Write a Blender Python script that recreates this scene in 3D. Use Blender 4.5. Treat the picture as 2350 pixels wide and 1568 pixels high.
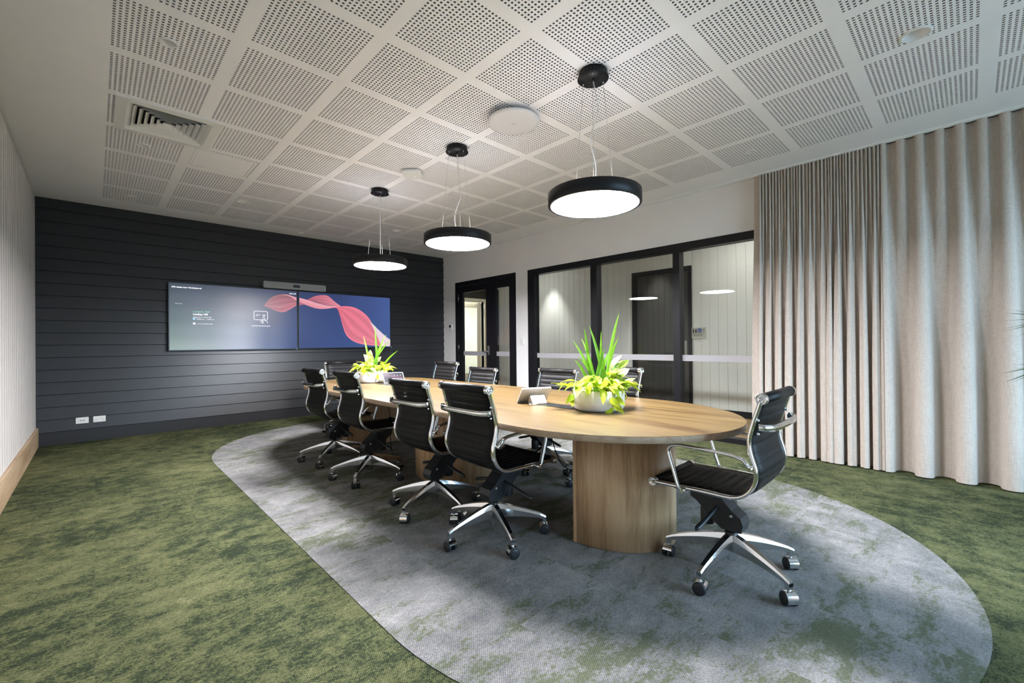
import bpy, bmesh, math, random
from mathutils import Vector, Matrix
R_ = random.Random(7)
for o in list(bpy.data.objects): bpy.data.objects.remove(o)
scene = bpy.context.scene
COL = scene.collection

# ------------------------------------------------------------------ camera
F_PX, YAW, PITCH, CAM_Z, ROLL = 1004.9, 0.7612, 0.0041, 1.1674, 0.0094
fw = Vector((math.sin(YAW), math.cos(YAW), 0)); rt = Vector((math.cos(YAW), -math.sin(YAW), 0)); up = Vector((0, 0, 1))
CF = fw * math.cos(PITCH) + up * math.sin(PITCH)
U0 = -fw * math.sin(PITCH) + up * math.cos(PITCH)
CR = rt * math.cos(ROLL) - U0 * math.sin(ROLL)
CU = rt * math.sin(ROLL) + U0 * math.cos(ROLL)
CC = Vector((0, 0, CAM_Z))
cam_d = bpy.data.cameras.new('camera'); cam = bpy.data.objects.new('camera', cam_d); COL.objects.link(cam)
cam_d.sensor_width = 36; cam_d.lens = 36 * F_PX / 2350; cam_d.clip_start = 0.05
M = Matrix.Identity(4)
for i in range(3):
    M[i][0] = CR[i]; M[i][1] = CU[i]; M[i][2] = -CF[i]; M[i][3] = CC[i]
cam.matrix_world = M
scene.camera = cam
def ray(px, py): return CF + CR * ((px - 1175) / F_PX) + CU * ((784 - py) / F_PX)
def atY(px, py, y): d = ray(px, py); return CC + d * (y / d.y)
def atX(px, py, x): d = ray(px, py); return CC + d * (x / d.x)

# ------------------------------------------------------------------ world, exposure
w = bpy.data.worlds.new('world'); scene.world = w; w.use_nodes = True
bg = w.node_tree.nodes['Background']; bg.inputs[0].default_value = (0.50, 0.73, 1.0, 1); bg.inputs[1].default_value = 14.0
vs = scene.view_settings
vs.view_transform = 'Standard'; vs.look = 'None'; vs.gamma = 1; vs.exposure = 0.37; vs.use_curve_mapping = False
PENDANT_POWER = 150.0
CORRIDOR_POWER = 150.0
# daylight portal in the window opening of the wall behind the camera
pl = bpy.data.lights.new('daylight_portal', 'AREA'); pl.shape = 'RECTANGLE'; pl.size = 3.3; pl.size_y = 2.4; pl.cycles.is_portal = True
plo = bpy.data.objects.new('daylight_portal', pl); COL.objects.link(plo); plo.location = (3.3, -2.72, 1.3); plo.rotation_euler = (math.pi / 2, 0, 0)

# ------------------------------------------------------------------ room measures (metres)
HC = 2.9565; XL = -0.504; YE = 7.601; XG = 5.27; YB = -2.6
HF = 2.392

# ------------------------------------------------------------------ materials
def mat(name, col=(.5, .5, .5), rough=.5, metal=0, spec=.5, emit=None, es=0, **kw):
    m = bpy.data.materials.new(name); m.use_nodes = True
    b = m.node_tree.nodes['Principled BSDF']
    b.inputs['Base Color'].default_value = (*col, 1); b.inputs['Roughness'].default_value = rough
    b.inputs['Metallic'].default_value = metal; b.inputs['Specular IOR Level'].default_value = spec
    if emit: b.inputs['Emission Color'].default_value = (*emit, 1); b.inputs['Emission Strength'].default_value = es
    for k, v in kw.items(): b.inputs[k.replace('_', ' ')].default_value = v
    return m
class NT:
    def __init__(s, m): s.m = m; s.t = m.node_tree; s.b = s.t.nodes['Principled BSDF']
    def n(s, typ, **kw):
        x = s.t.nodes.new(typ)
        for k, v in kw.items():
            if k[0] == 'i' and k[1:].isdigit(): s.set(x.inputs[int(k[1:])], v)
            elif k.startswith('in_'): s.set(x.inputs[k[3:].replace('_', ' ')], v)
            else: setattr(x, k, v)
        return x
    def set(s, sock, v):
        if isinstance(v, bpy.types.NodeSocket): s.t.links.new(v, sock)
        elif isinstance(v, bpy.types.Node): s.t.links.new(v.outputs[0], sock)
        else: sock.default_value = v
    def ramp(s, fac, stops):
        r = s.n('ShaderNodeValToRGB', i0=fac); e = r.color_ramp.elements
        while len(e) < len(stops): e.new(0.5)
        for el, (p, c) in zip(e, stops): el.position = p; el.color = (*c, 1) if len(c) == 3 else c
        return r.outputs[0]
    def mix(s, fac, a, b, blend='MIX'):
        x = s.n('ShaderNodeMix', data_type='RGBA', blend_type=blend)
        s.set(x.inputs[0], fac); s.set(x.inputs[6], a); s.set(x.inputs[7], b); return x.outputs[2]
    def math(s, op, a, b=0.5): return s.n('ShaderNodeMath', operation=op, i0=a, i1=b).outputs[0]
    def noise(s, vec, scale, detail=2, rough=.5, dist=0):
        return s.n('ShaderNodeTexNoise', in_Vector=vec, in_Scale=scale, in_Detail=detail, in_Roughness=rough, in_Distortion=dist).outputs[0]
    def mapping(s, vec, scale=(1, 1, 1), loc=(0, 0, 0), rot=(0, 0, 0)):
        return s.n('ShaderNodeMapping', in_Vector=vec, in_Scale=scale, in_Location=loc, in_Rotation=rot).outputs[0]
    def bump(s, h, strength=.3, dist=.01):
        b = s.n('ShaderNodeBump', in_Strength=strength, in_Distance=dist, in_Height=h); s.t.links.new(b.outputs[0], s.b.inputs['Normal'])
    def color(s, c): s.set(s.b.inputs['Base Color'], c)
    def obj(s): return s.n('ShaderNodeTexCoord').outputs['Object']
    def pos(s): return s.n('ShaderNodeNewGeometry').outputs['Position']
    def rnd(s): return s.n('ShaderNodeObjectInfo').outputs['Random']

def paint(name, col, rough=.55, spec=.35, amt=.04, bump=.04):
    m = mat(name, col, rough, spec=spec); t = NT(m); p = t.pos()
    n = t.noise(p, 3, 3)
    t.color(t.mix(n, (*[c * (1 - amt) for c in col], 1), (*[min(1, c * (1 + amt)) for c in col], 1)))
    t.bump(t.noise(p, 400, 2), bump, .0005); return m
M_WHITE = paint('white_paint', (.85, .825, .81))
M_CEIL = paint('ceiling_white', (.88, .862, .868), .6)
M_VJ = paint('panel_white', (.66, .615, .57), .45)
M_CORR = paint('corridor_white', (.72, .72, .69), .45)
M_VOID = mat('ceiling_void', (.05, .046, .045), .9, spec=.1)
M_HOLESHADE = mat('hole_wall_shade', (.33, .31, .305), .9, spec=.1)  # walls of the ceiling holes, shade put into the colour for contrast
M_DARK = paint('charcoal_paint', (.020, .020, .022), .36, .5, .10, .12)
M_BLACK = paint('black_powdercoat', (.009, .009, .011), .42, .3, .06, .05)
M_CHAR = paint('charcoal_door_paint', (.04, .039, .036), .45, .5)
M_CHROME = mat('chrome', (.82, .82, .83), .07, 1)
M_ALU = mat('polished_aluminium', (.72, .72, .73), .17, 1)
M_STEEL = mat('brushed_steel', (.55, .54, .52), .3, 1)
M_PLASTIC = mat('black_plastic', (.014, .015, .017), .42)
M_RUBBER = mat('wheel_rubber', (.012, .013, .016), .5)
M_WPLAST = mat('white_plastic', (.78, .77, .74), .35)
M_GPLAST = mat('grey_plastic', (.68, .66, .66), .5)
M_ALUSHELL = mat('tablet_shell', (.62, .60, .58), .35, .3)
M_BEZEL = mat('black_bezel', (.01, .01, .012), .3)
M_BAR = mat('grey_fabric_grille', (.30, .30, .29), .6)
M_FROST = mat('frosted_film', (.42, .40, .41), .6, spec=.2)
M_POT = mat('glazed_white_ceramic', (.80, .78, .77), .22)
M_SOIL = mat('soil', (.035, .022, .012), .95)
M_WHITEDOOR = mat('white_gloss_paint', (.80, .77, .68), .35)

def leather():
    m = mat('black_leather', (.0065, .0062, .0062), .5, spec=.2); t = NT(m); p = t.obj()
    t.bump(t.n('ShaderNodeTexVoronoi', in_Vector=p, in_Scale=420).outputs[0], .12, .0006)
    t.set(t.b.inputs['Roughness'], t.math('MULTIPLY_ADD', t.noise(p, 30, 3), .18))
    t.b.inputs['Roughness'].links[0].from_node.inputs[2].default_value = .40
    return m
M_LEATHER = leather()

def carpet(name, stops, blotch, dark, greens=None):
    m = mat(name, (.2, .2, .2), .95, spec=.08); t = NT(m)
    p = t.pos(); o = t.obj(); r = t.rnd()
    sh = t.n('ShaderNodeVectorMath', operation='ADD', i0=o).outputs[0]
    cmb = t.n('ShaderNodeCombineXYZ', i0=t.math('MULTIPLY', r, .9), i1=t.math('MULTIPLY', r, .35)).outputs[0]
    t.t.links.new(cmb, sh.node.inputs[1])
    t.t.links.new(p, sh.node.inputs[0])
    wide = t.noise(p, 1.1, 4, .6)
    sx = t.n('ShaderNodeSeparateXYZ', i0=p).outputs[0]
    side = t.ramp(t.math('MULTIPLY', sx, .2), [(.30, (0, 0, 0)), (.62, (1, 1, 1))])
    lx = t.mapping(sh, (6.2, 8.0, 1)); ly = t.mapping(sh, (8.0, 5.6, 1))
    tile = t.mix(side, t.noise(lx, 1.0, 8, .74, .25), t.noise(ly, 1.0, 8, .74, .25))
    fine = t.mix(side, t.noise(t.mapping(sh, (44, 62, 1)), 1.0, 3, .7), t.noise(t.mapping(sh, (62, 44, 1)), 1.0, 3, .7))
    v = t.math('ADD', t.math('MULTIPLY', tile, .62), t.math('MULTIPLY', wide, .38))
    v = t.math('ADD', v, t.math('MULTIPLY', t.math('SUBTRACT', fine, .5), .34))
    yc = t.noise(t.mapping(p, (130, 170, 1)), 1, 1, .5)
    v = t.math('ADD', v, t.math('MULTIPLY', t.math('SUBTRACT', yc, .5), .22))
    base = t.ramp(v, stops)
    if greens:
        gm = t.noise(t.mapping(sh, (2.6, 6.0, 1), (5, 3, 0)), 1.0, 6, .75, .3)
        gm = t.math('ADD', gm, t.math('MULTIPLY', t.math('SUBTRACT', t.noise(p, .8, 3), .5), .5))
        gm = t.math('ADD', gm, t.math('MULTIPLY', t.math('SUBTRACT', fine, .5), .55))
        base = t.mix(t.ramp(gm, [(.49, (0, 0, 0)), (.60, (.8, .8, .8))]), base, (*greens, 1))
    # loop pile rows
    sp = t.n('ShaderNodeSeparateXYZ', i0=p)
    wob = t.math('MULTIPLY', t.noise(p, 60, 2), 1.6)
    s1 = t.math('SINE', t.math('ADD', t.math('MULTIPLY', sp.outputs[0], 640.0), wob), 0); s2 = t.math('SINE', t.math('ADD', t.math('MULTIPLY', sp.outputs[1], 520.0), wob), 0)
    st = t.math('MULTIPLY', t.math('ADD', t.math('MULTIPLY', s1, s2), 1.0), .5)
    yarn = t.noise(t.mapping(p, (150, 110, 1)), 1, 2, .6)
    pile = t.math('ADD', t.math('MULTIPLY', st, .45), t.math('MULTIPLY', yarn, .75))
    dk = t.ramp(pile, [(.25, (dark, dark, dark)), (.85, (1.32, 1.32, 1.32))])
    t.color(t.mix(1.0, base, dk, 'MULTIPLY')); t.bump(pile, .6, .004)
    return m
M_GREEN = carpet('green_carpet', [(.41, (.026, .035, .020)), (.46, (.046, .057, .028)), (.495, (.083, .093, .042)), (.60, (.135, .140, .066)), (.72, (.21, .205, .115))], 1, .42)
M_GREY = carpet('grey_carpet', [(.33, (.135, .135, .14)), (.50, (.235, .230, .226)), (.68, (.375, .36, .345))], 1, .48, greens=(.090, .105, .050))

def wood(name, dark, mid, light, axis, rough=.42, scale=1.0, knots=True, spec=.4):
    m = mat(name, mid, rough, spec=spec); t = NT(m); p = t.obj()
    st = {'X': (.9, 13, 13), 'Y': (13, .9, 13), 'Z': (13, 13, .9)}[axis]; st = tuple(a * scale for a in st)
    warp = t.noise(t.mapping(p, tuple(a * .16 for a in st)), 1, 2)
    pv = t.n('ShaderNodeVectorMath', operation='ADD', i0=t.mapping(p, st)).outputs[0]
    c = t.n('ShaderNodeCombineXYZ', i0=t.math('MULTIPLY', warp, 2.2), i1=t.math('MULTIPLY', warp, 2.2), i2=t.math('MULTIPLY', warp, 2.2)).outputs[0]
    t.t.links.new(c, pv.node.inputs[1])
    g = t.noise(pv, 1.0, 8, .62, .35)
    fine = t.noise(t.mapping(p, tuple(a * 9 for a in st)), 1, 2, .6)
    mid_ = t.noise(t.mapping(p, tuple(a * 3.4 for a in st)), 1, 4, .6, .3)
    v = t.math('ADD', t.math('ADD', g, t.math('MULTIPLY', t.math('SUBTRACT', mid_, .5), .42)), t.math('MULTIPLY', t.math('SUBTRACT', fine, .5), .25))
    col = t.ramp(v, [(.34, dark), (.47, mid), (.60, light)])
    if knots:
        k = t.n('ShaderNodeTexVoronoi', in_Vector=t.mapping(p, tuple(a * .33 for a in st)), in_Scale=1.0, in_Randomness=1.0).outputs[0]
        col = t.mix(t.ramp(k, [(.03, (.75, .75, .75)), (.16, (0, 0, 0))]), col, (*[d * .72 for d in dark], 1))
    t.color(col); t.bump(fine, .08, .0008); return m
OAK = ((.058, .029, .0080), (.096, .058, .0185), (.124, .080, .030))
M_OAKTOP = wood('oak_laminate_top', *OAK, 'Y', .38)
M_OAKPED = wood('oak_laminate_pedestal', (.37, .23, .12), (.50, .325, .18), (.58, .395, .23), 'Z', .45)
M_OAKEDGE = wood('oak_edge_band', (.30, .21, .14), (.42, .31, .22), (.50, .385, .28), 'Y', .45, knots=False)
M_SKIRT = wood('oak_skirting', (.36, .24, .14), (.47, .33, .20), (.54, .40, .26), 'Y', .45, .6, False)
M_FLOORW = wood('oak_floor_plank', (.13, .075, .035), (.25, .155, .075), (.34, .22, .115), 'Y', .5, .8)

def linen():
    m = mat('linen', (.5, .45, .4), .9, spec=.1); t = NT(m); p = t.obj()
    a = t.noise(t.mapping(p, (300, 300, 14)), 1, 2, .6); b = t.noise(t.mapping(p, (30, 30, 420)), 1, 2, .6)
    v = t.math('ADD', t.math('MULTIPLY', a, .5), t.math('MULTIPLY', b, .5))
    t.color(t.ramp(v, [(.32, (.40, .335, .28)), (.52, (.53, .46, .40)), (.70, (.61, .55, .49))]))
    t.bump(v, .25, .001)
    t.b.inputs['Sheen Weight'].default_value = .15
    return m
M_LINEN = linen()

def glass(name, tint=(.93, .95, .94), ior=1.5):
    m = bpy.data.materials.new(name); m.use_nodes = True; t = m.node_tree
    for n in list(t.nodes): t.nodes.remove(n)
    o = t.nodes.new('ShaderNodeOutputMaterial'); mx = t.nodes.new('ShaderNodeMixShader'); tr = t.nodes.new('ShaderNodeBsdfTransparent'); gl = t.nodes.new('ShaderNodeBsdfGlossy'); fr = t.nodes.new('ShaderNodeFresnel')
    tr.inputs[0].default_value = (*tint, 1); gl.inputs[1].default_value = .0; fr.inputs[0].default_value = ior
    ge = t.nodes.new('ShaderNodeNewGeometry'); ib = t.nodes.new('ShaderNodeMath'); ib.operation = 'SUBTRACT'; ib.inputs[0].default_value = 1; ff = t.nodes.new('ShaderNodeMath'); ff.operation = 'MULTIPLY'
    t.links.new(ge.outputs['Backfacing'], ib.inputs[1]); t.links.new(ib.outputs[0], ff.inputs[0]); t.links.new(fr.outputs[0], ff.inputs[1])
    t.links.new(ff.outputs[0], mx.inputs[0]); t.links.new(tr.outputs[0], mx.inputs[1]); t.links.new(gl.outputs[0], mx.inputs[2]); t.links.new(mx.outputs[0], o.inputs[0])
    return m
M_GLASS = glass('clear_glass')

def leafmat(name, a, b, trans=.25, rough=.35):
    m = mat(name, a, rough, spec=.4); t = NT(m)
    n = t.noise(t.obj(), 25, 3); f = t.math('ADD', t.math('MULTIPLY', t.rnd(), .7), t.math('MULTIPLY', n, .4))
    t.color(t.ramp(f, [(.1, a), (.9, b)]))
    if trans:
        tl = t.n('ShaderNodeBsdfTranslucent'); t.t.links.new(t.b.inputs['Base Color'].links[0].from_socket, tl.inputs[0])
        mx = t.n('ShaderNodeMixShader', i0=trans); out = t.t.nodes['Material Output']
        t.t.links.new(t.b.outputs[0], mx.inputs[1]); t.t.links.new(tl.outputs[0], mx.inputs[2]); t.t.links.new(mx.outputs[0], out.inputs[0])
    return m
M_LIME = leafmat('lime_leaf', (.30, .46, .018), (.62, .72, .05))
M_SWORD = leafmat('sword_leaf', (.065, .22, .012), (.22, .42, .03))
M_PALM = leafmat('palm_leaf', (.02, .045, .008), (.04, .08, .015), .1)
def vari():
    m = mat('variegated_leaf', (.5, .6, .2), .35); t = NT(m); o = t.obj()
    x = t.math('ABSOLUTE', t.n('ShaderNodeSeparateXYZ', i0=o).outputs[0], 0)
    v = t.math('ADD', t.math('MULTIPLY', x, 26.0), t.math('MULTIPLY', t.noise(o, 60, 3), .55))
    t.color(t.ramp(v, [(.30, (.16, .30, .035)), (.62, (.42, .52, .10)), (.80, (.60, .61, .36)), (.97, (.62, .28, .16))])); return m
M_VARI = vari()
M_STEM = mat('stem', (.22, .16, .04), .6)
M_LAMP = mat('lamp_diffuser', (1, 1, 1), .5, emit=(.945, .945, 1.0), es=PENDANT_POWER)
M_UP = mat('added_uplight', (1, 1, 1), .5, emit=(.98, .955, .975), es=5.5)
M_REFL = mat('downlight_reflector', (.82, .80, .78), .3)
M_SIGN = mat('sign_plate', (.52, .52, .44), .5)
M_SIGNBLK = mat('sign_black', (.02, .02, .02), .6)
M_SIGNBLUE = mat('sign_blue', (.06, .10, .32), .6)
M_SIGNGREY = mat('sign_grey', (.25, .25, .22), .6)

def screenmat(name, strength=1.0, rough=.22):
    m = mat(name, (.004, .004, .005), rough, spec=.3); t = NT(m)
    a = t.n('ShaderNodeVertexColor', layer_name='col'); t.t.links.new(a.outputs[0], t.b.inputs['Emission Color']); t.b.inputs['Emission Strength'].default_value = strength
    return m
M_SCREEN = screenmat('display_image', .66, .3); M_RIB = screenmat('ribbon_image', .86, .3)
def glow(name, c, s=1.0): return mat(name, (.0, .0, .0), .5, spec=.2, emit=c, es=s)
M_TXT = glow('display_text_white', (.9, .92, .95)); M_TXTG = glow('display_text_green', (.30, .80, .62)); M_TXTB = glow('display_text_blue', (.35, .6, .95))

# ------------------------------------------------------------------ mesh helpers
class MB:
    def __init__(s): s.v = []; s.f = []; s.sm = set()
    def add(s, vs, fs, smooth=False):
        k = len(s.v); s.v += [tuple(v) for v in vs]
        for f in fs:
            if smooth: s.sm.add(len(s.f))
            s.f.append(tuple(i + k for i in f))
        return s
    def box(s, x0, x1, y0, y1, z0, z1):
        return s.add([(x0, y0, z0), (x1, y0, z0), (x1, y1, z0), (x0, y1, z0), (x0, y0, z1), (x1, y0, z1), (x1, y1, z1), (x0, y1, z1)],
                     [(0, 3, 2, 1), (4, 5, 6, 7), (0, 1, 5, 4), (1, 2, 6, 5), (2, 3, 7, 6), (3, 0, 4, 7)])
    def rbox(s, x0, x1, y0, y1, z0, z1, r, axis='Z', seg=4):
        # box with four rounded edges along one axis
        pts = []
        if axis == 'Z': a0, a1, b0, b1, c0, c1 = x0, x1, y0, y1, z0, z1; f = lambda a, b, c: (a, b, c)
        elif axis == 'Y': a0, a1, b0, b1, c0, c1 = z0, z1, x0, x1, y0, y1; f = lambda a, b, c: (b, c, a)
        else: a0, a1, b0, b1, c0, c1 = y0, y1, z0, z1, x0, x1; f = lambda a, b, c: (c, a, b)
        for cx, cy, st in ((a1 - r, b1 - r, 0), (a0 + r, b1 - r, 90), (a0 + r, b0 + r, 180), (a1 - r, b0 + r, 270)):
            for i in range(seg + 1):
                t = math.radians(st + 90 * i / seg); pts.append((cx + r * math.cos(t), cy + r * math.sin(t)))
        return s.prism([f(a, b, c0) for a, b in pts], [f(a, b, c1) for a, b in pts])
    def prism(s, bot, top, smooth=False):
        n = len(bot); s.add(bot + top, [tuple(range(n - 1, -1, -1)), tuple(range(n, 2 * n))])
        k = len(s.v) - 2 * n
        for i in range(n):
            j = (i + 1) % n
            if smooth: s.sm.add(len(s.f))
            s.f.append((k + i, k + j, k + n + j, k + n + i))
        return s
    def lathe(s, prof, seg=32, c=(0, 0, 0), smooth=True, cap=True):
        vs = []; fs = []; n = len(prof)
        for i in range(seg):
            t = 2 * math.pi * i / seg
            for r, z in prof: vs.append((c[0] + r * math.cos(t), c[1] + r * math.sin(t), c[2] + z))
        for i in range(seg):
            for j in range(n - 1):
                a = i * n + j; b = ((i + 1) % seg) * n + j
                fs.append((a, b, b + 1, a + 1))
        s.add(vs, fs, smooth)
        if cap:
            k = len(s.v) - len(vs)
            if prof[0][0] > 1e-6: s.f.append(tuple(k + i * n for i in range(seg - 1, -1, -1)))
            if prof[-1][0] > 1e-6: s.f.append(tuple(k + i * n + n - 1 for i in range(seg)))
        return s
    def sweep(s, path, sec, up=(0, 0, 1), closed=False, smooth=True, scale=None):
        # sweep a 2-D section (a along side, b along the normal) along a path
        path = [Vector(p) for p in path]; n = len(path); m = len(sec); vs = []
        for i, p in enumerate(path):
            a = path[i - 1] if i > 0 else (path[-1] if closed else p); b = path[(i + 1) % n] if (i < n - 1 or closed) else p
            t = (b - a).normalized(); u = Vector(up)
            if abs(t.dot(u)) > .98: u = Vector((1, 0, 0))
            side = t.cross(u).normalized(); nor = side.cross(t).normalized(); sc = scale[i] if scale else 1
            for q in sec: vs.append(p + side * (q[0] * sc) + nor * (q[1] * sc))
        fs = []
        for i in range(n if closed else n - 1):
            for j in range(m):
                a = i * m + j; b = i * m + (j + 1) % m; c = ((i + 1) % n) * m + (j + 1) % m; d = ((i + 1) % n) * m + j
                fs.append((a, b, c, d))
        s.add(vs, fs, smooth)
        if not closed:
            k = len(s.v) - len(vs); s.f.append(tuple(k + j for j in range(m - 1, -1, -1))); s.f.append(tuple(k + (n - 1) * m + j for j in range(m)))
        return s
    def tube(s, path, r, seg=8, closed=False, up=(0, 0, 1)):
        return s.sweep(path, [(r * math.cos(2 * math.pi * i / seg), r * math.sin(2 * math.pi * i / seg)) for i in range(seg)], up, closed)
    def mesh(s, name):
        me = bpy.data.meshes.new(name); me.from_pydata([tuple(v) for v in s.v], [], s.f)
        bm = bmesh.new(); bm.from_mesh(me); bmesh.ops.recalc_face_normals(bm, faces=bm.faces); bm.to_mesh(me); bm.free()
        for i in s.sm: me.polygons[i].use_smooth = True
        return me
    def build(s, name, m, parent=None, loc=None, rot=None): return obj(name, s.mesh(name), m, parent, loc, rot)
def obj(name, me, m=None, parent=None, loc=None, rot=None):
    o = bpy.data.objects.new(name, me); COL.objects.link(o)
    if m and me and not me.materials: me.materials.append(m)
    if parent: o.parent = parent
    if loc is not None: o.location = loc
    if rot is not None: o.rotation_euler = rot
    return o
def tag(o, label=None, cat=None, group=None, kind=None):
    for k, v in (('label', label), ('category', cat), ('group', group), ('kind', kind)):
        if v: o[k] = v
    return o
def thing(name, label, cat, loc=(0, 0, 0), rz=0, group=None):
    o = bpy.data.objects.new(name, None); COL.objects.link(o); o.empty_display_size = .1; o.location = loc; o.rotation_euler = (0, 0, rz)
    return tag(o, label, cat, group)
def struct(name, mb, m, label=None):
    o = mb.build(name, m) if mb else bpy.data.objects.new(name, None)
    if not mb: COL.objects.link(o)
    o['kind'] = 'structure'
    if label: o['label'] = label
    return o
def ell(a, b, n=8): return [(a * math.cos(2 * math.pi * i / n), b * math.sin(2 * math.pi * i / n)) for i in range(n)]
def rects_minus(x0, x1, y0, y1, holes):
    xs = sorted({x0, x1, *[min(max(h[0], x0), x1) for h in holes], *[min(max(h[1], x0), x1) for h in holes]})
    ys = sorted({y0, y1, *[min(max(h[2], y0), y1) for h in holes], *[min(max(h[3], y0), y1) for h in holes]})
    for i in range(len(xs) - 1):
        for j in range(len(ys) - 1):
            cx, cy = (xs[i] + xs[i + 1]) / 2, (ys[j] + ys[j + 1]) / 2
            if not any(h[0] < cx < h[1] and h[2] < cy < h[3] for h in holes): yield xs[i], xs[i + 1], ys[j], ys[j + 1]
def smooth_path(pts, n=6):
    # Catmull-Rom through the points
    P = [Vector(p) for p in pts]; out = []
    for i in range(len(P) - 1):
        a = P[i - 1] if i else P[0] * 2 - P[1]; b, c = P[i], P[i + 1]; d = P[i + 2] if i + 2 < len(P) else c * 2 - b
        for k in range(n):
            t = k / n; out.append(.5 * ((2 * b) + (c - a) * t + (2 * a - 5 * b + 4 * c - d) * t * t + (3 * b - a - 3 * c + d) * t ** 3))
    return out + [P[-1]]
def text_mesh(name, body, size, align='LEFT', bold=0.0):
    cu = bpy.data.curves.new(name, 'FONT'); cu.body = body; cu.size = size; cu.align_x = align; cu.offset = bold
    o = bpy.data.objects.new(name, cu); COL.objects.link(o)
    bpy.context.view_layer.update()
    me = bpy.data.meshes.new_from_object(o.evaluated_get(bpy.context.evaluated_depsgraph_get()))
    bpy.data.objects.remove(o); bpy.data.curves.remove(cu); me.name = name
    return me

# ================================================================== SETTING
# ---- floor with carpet tiles
T = .5
floor = struct('floor', MB().box(XL - .1, XG + .1, YB - .1, YE + .1, -.12, -.005), M_GREEN, 'green carpet tiled floor of the meeting room')
tb = .49998
def tile_mesh(name, b=.00005, h=.005, s=tb):
    mb = MB(); a = s / 2
    mb.prism([(-a, -a, -h), (a, -a, -h), (a, a, -h), (-a, a, -h)], [(-a + b, -a + b, 0), (a - b, -a + b, 0), (a - b, a - b, 0), (-a + b, a - b, 0)]); return mb.mesh(name)
tm = tile_mesh('carpet_tile'); tm.materials.append(M_GREEN)
nx, ny = 12, 21
for i in range(nx):
    for j in range(ny):
        cx = XL + T * (i + .5); cy = YE - T * (j + .5)
        if cx - T / 2 > XG: continue
        q = R_.choice((0, 1))
        o = obj('carpet_tile', tm, None, floor, (min(cx, XG + .1 - T / 2 + .2), cy, 0), (0, 0, math.pi / 2 * (q + (2 if R_.random() < .5 else 0))))
# ---- oval grey inset of carpet tiles
RX, RR, RY0, RY1 = 2.52, 1.665, 1.62, 5.20
inset = thing('carpet_inset', 'grey oval carpet inset under the long meeting table', 'carpet', (RX, 3.4, 0))
oval = [(RX + RR * math.cos(math.radians(a)), RY0 + RR * math.sin(math.radians(a))) for a in range(180, 361, 3)] + \
       [(RX + RR * math.cos(math.radians(a)), RY1 + RR * math.sin(math.radians(a))) for a in range(0, 181, 3)]
def clip(poly, conv):
    for i in range(len(conv)):
        a, b = conv[i], conv[(i + 1) % len(conv)]; out = []
        side = lambda p: (b[0] - a[0]) * (p[1] - a[1]) - (b[1] - a[1]) * (p[0] - a[0])
        for k in range(len(poly)):
            p, q = poly[k], poly[(k + 1) % len(poly)]; sp, sq = side(p), side(q)
            if sp >= 0: out.append(p)
            if (sp >= 0) != (sq >= 0):
                t = sp / (sp - sq); out.append((p[0] + (q[0] - p[0]) * t, p[1] + (q[1] - p[1]) * t))
        poly = out
        if len(poly) < 3: return []
    return poly
tg = None
for i in range(-1, 9):
    for j in range(-1, 16):
        cx = RX - 1.75 + T * (i + .5); cy = -.2 + T * (j + .5); a = tb / 2
        poly = clip([(cx - a, cy - a), (cx + a, cy - a), (cx + a, cy + a), (cx - a, cy + a)], oval)
        if not poly: continue
        q = R_.choice((0, 1, 2, 3)); full = len(poly) == 4 and abs(abs(sum(poly[k][0] * poly[(k + 1) % 4][1] - poly[(k + 1) % 4][0] * poly[k][1] for k in range(4))) / 2 - tb * tb) < 1e-5
        if full:
            if tg is None: tg = tile_mesh('inset_tile', .00005, .0015); tg.materials.append(M_GREY)
            obj('carpet_tile', tg, None, inset, (cx - RX, cy - 3.4, .0025), (0, 0, math.pi / 2 * q))
        else:
            ang = -math.pi / 2 * q; c, s = math.cos(ang), math.sin(ang)
            loc = [((x - cx) * c - (y - cy) * s, (x - cx) * s + (y - cy) * c) for x, y in poly]
            MB().prism([(x, y, -.0015) for x, y in loc], [(x, y, 0) for x, y in loc]).build('carpet_tile', M_GREY, inset, (cx - RX, cy - 3.4, .0025), (0, 0, math.pi / 2 * q))

# ---- ceiling: perforated panels, plain border
PX, PY, GX, GY = .5951, .6048, 1.817, 1.7234
CX0, CX1, CY0, CY1 = GX - 3 * PX, GX + 5 * PX, GY - 6 * PY, GY + 9 * PY
DL_BIG = [(3.487, .208), (1.328, 6.207), (3.441, 6.205)]
DL_SM = [(.321, 3.239), (.319, 5.049), (.318, 6.837), (4.487, 1.424), (2.373, 7.33), (4.438, 5.011)]
VENT = (.118, .757, 4.14, 4.776)
cuts = [(x - .058, x + .058, y - .058, y + .058) for x, y in DL_BIG] + [(x - .036, x + .036, y - .036, y + .036) for x, y in DL_SM] + [(VENT[0] + .05, VENT[1] - .05, VENT[2] + .05, VENT[3] - .05)]
TH = .013
def slab(mb, x0, x1, y0, y1, holes): 
    for a, b, c, d in rects_minus(x0, x1, y0, y1, holes): mb.box(a, b, c, d, HC, HC + TH)
cb = MB()
slab(cb, XL - .1, CX0, YB - .1, YE + .1, cuts); slab(cb, CX1, XG + .1, YB - .1, YE + .1, cuts)
slab(cb, CX0, CX1, CY1, YE + .1, cuts); slab(cb, CX0, CX1, YB - .1, CY0, cuts)
ceiling = struct('ceiling', cb, M_CEIL, 'white plasterboard ceiling with a grid of perforated panels')
MB().box(XL - .2, XG + .2, YB - .2, YE + .2, HC + .075, HC + .2).build('ceiling_void', M_VOID, ceiling)
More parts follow.
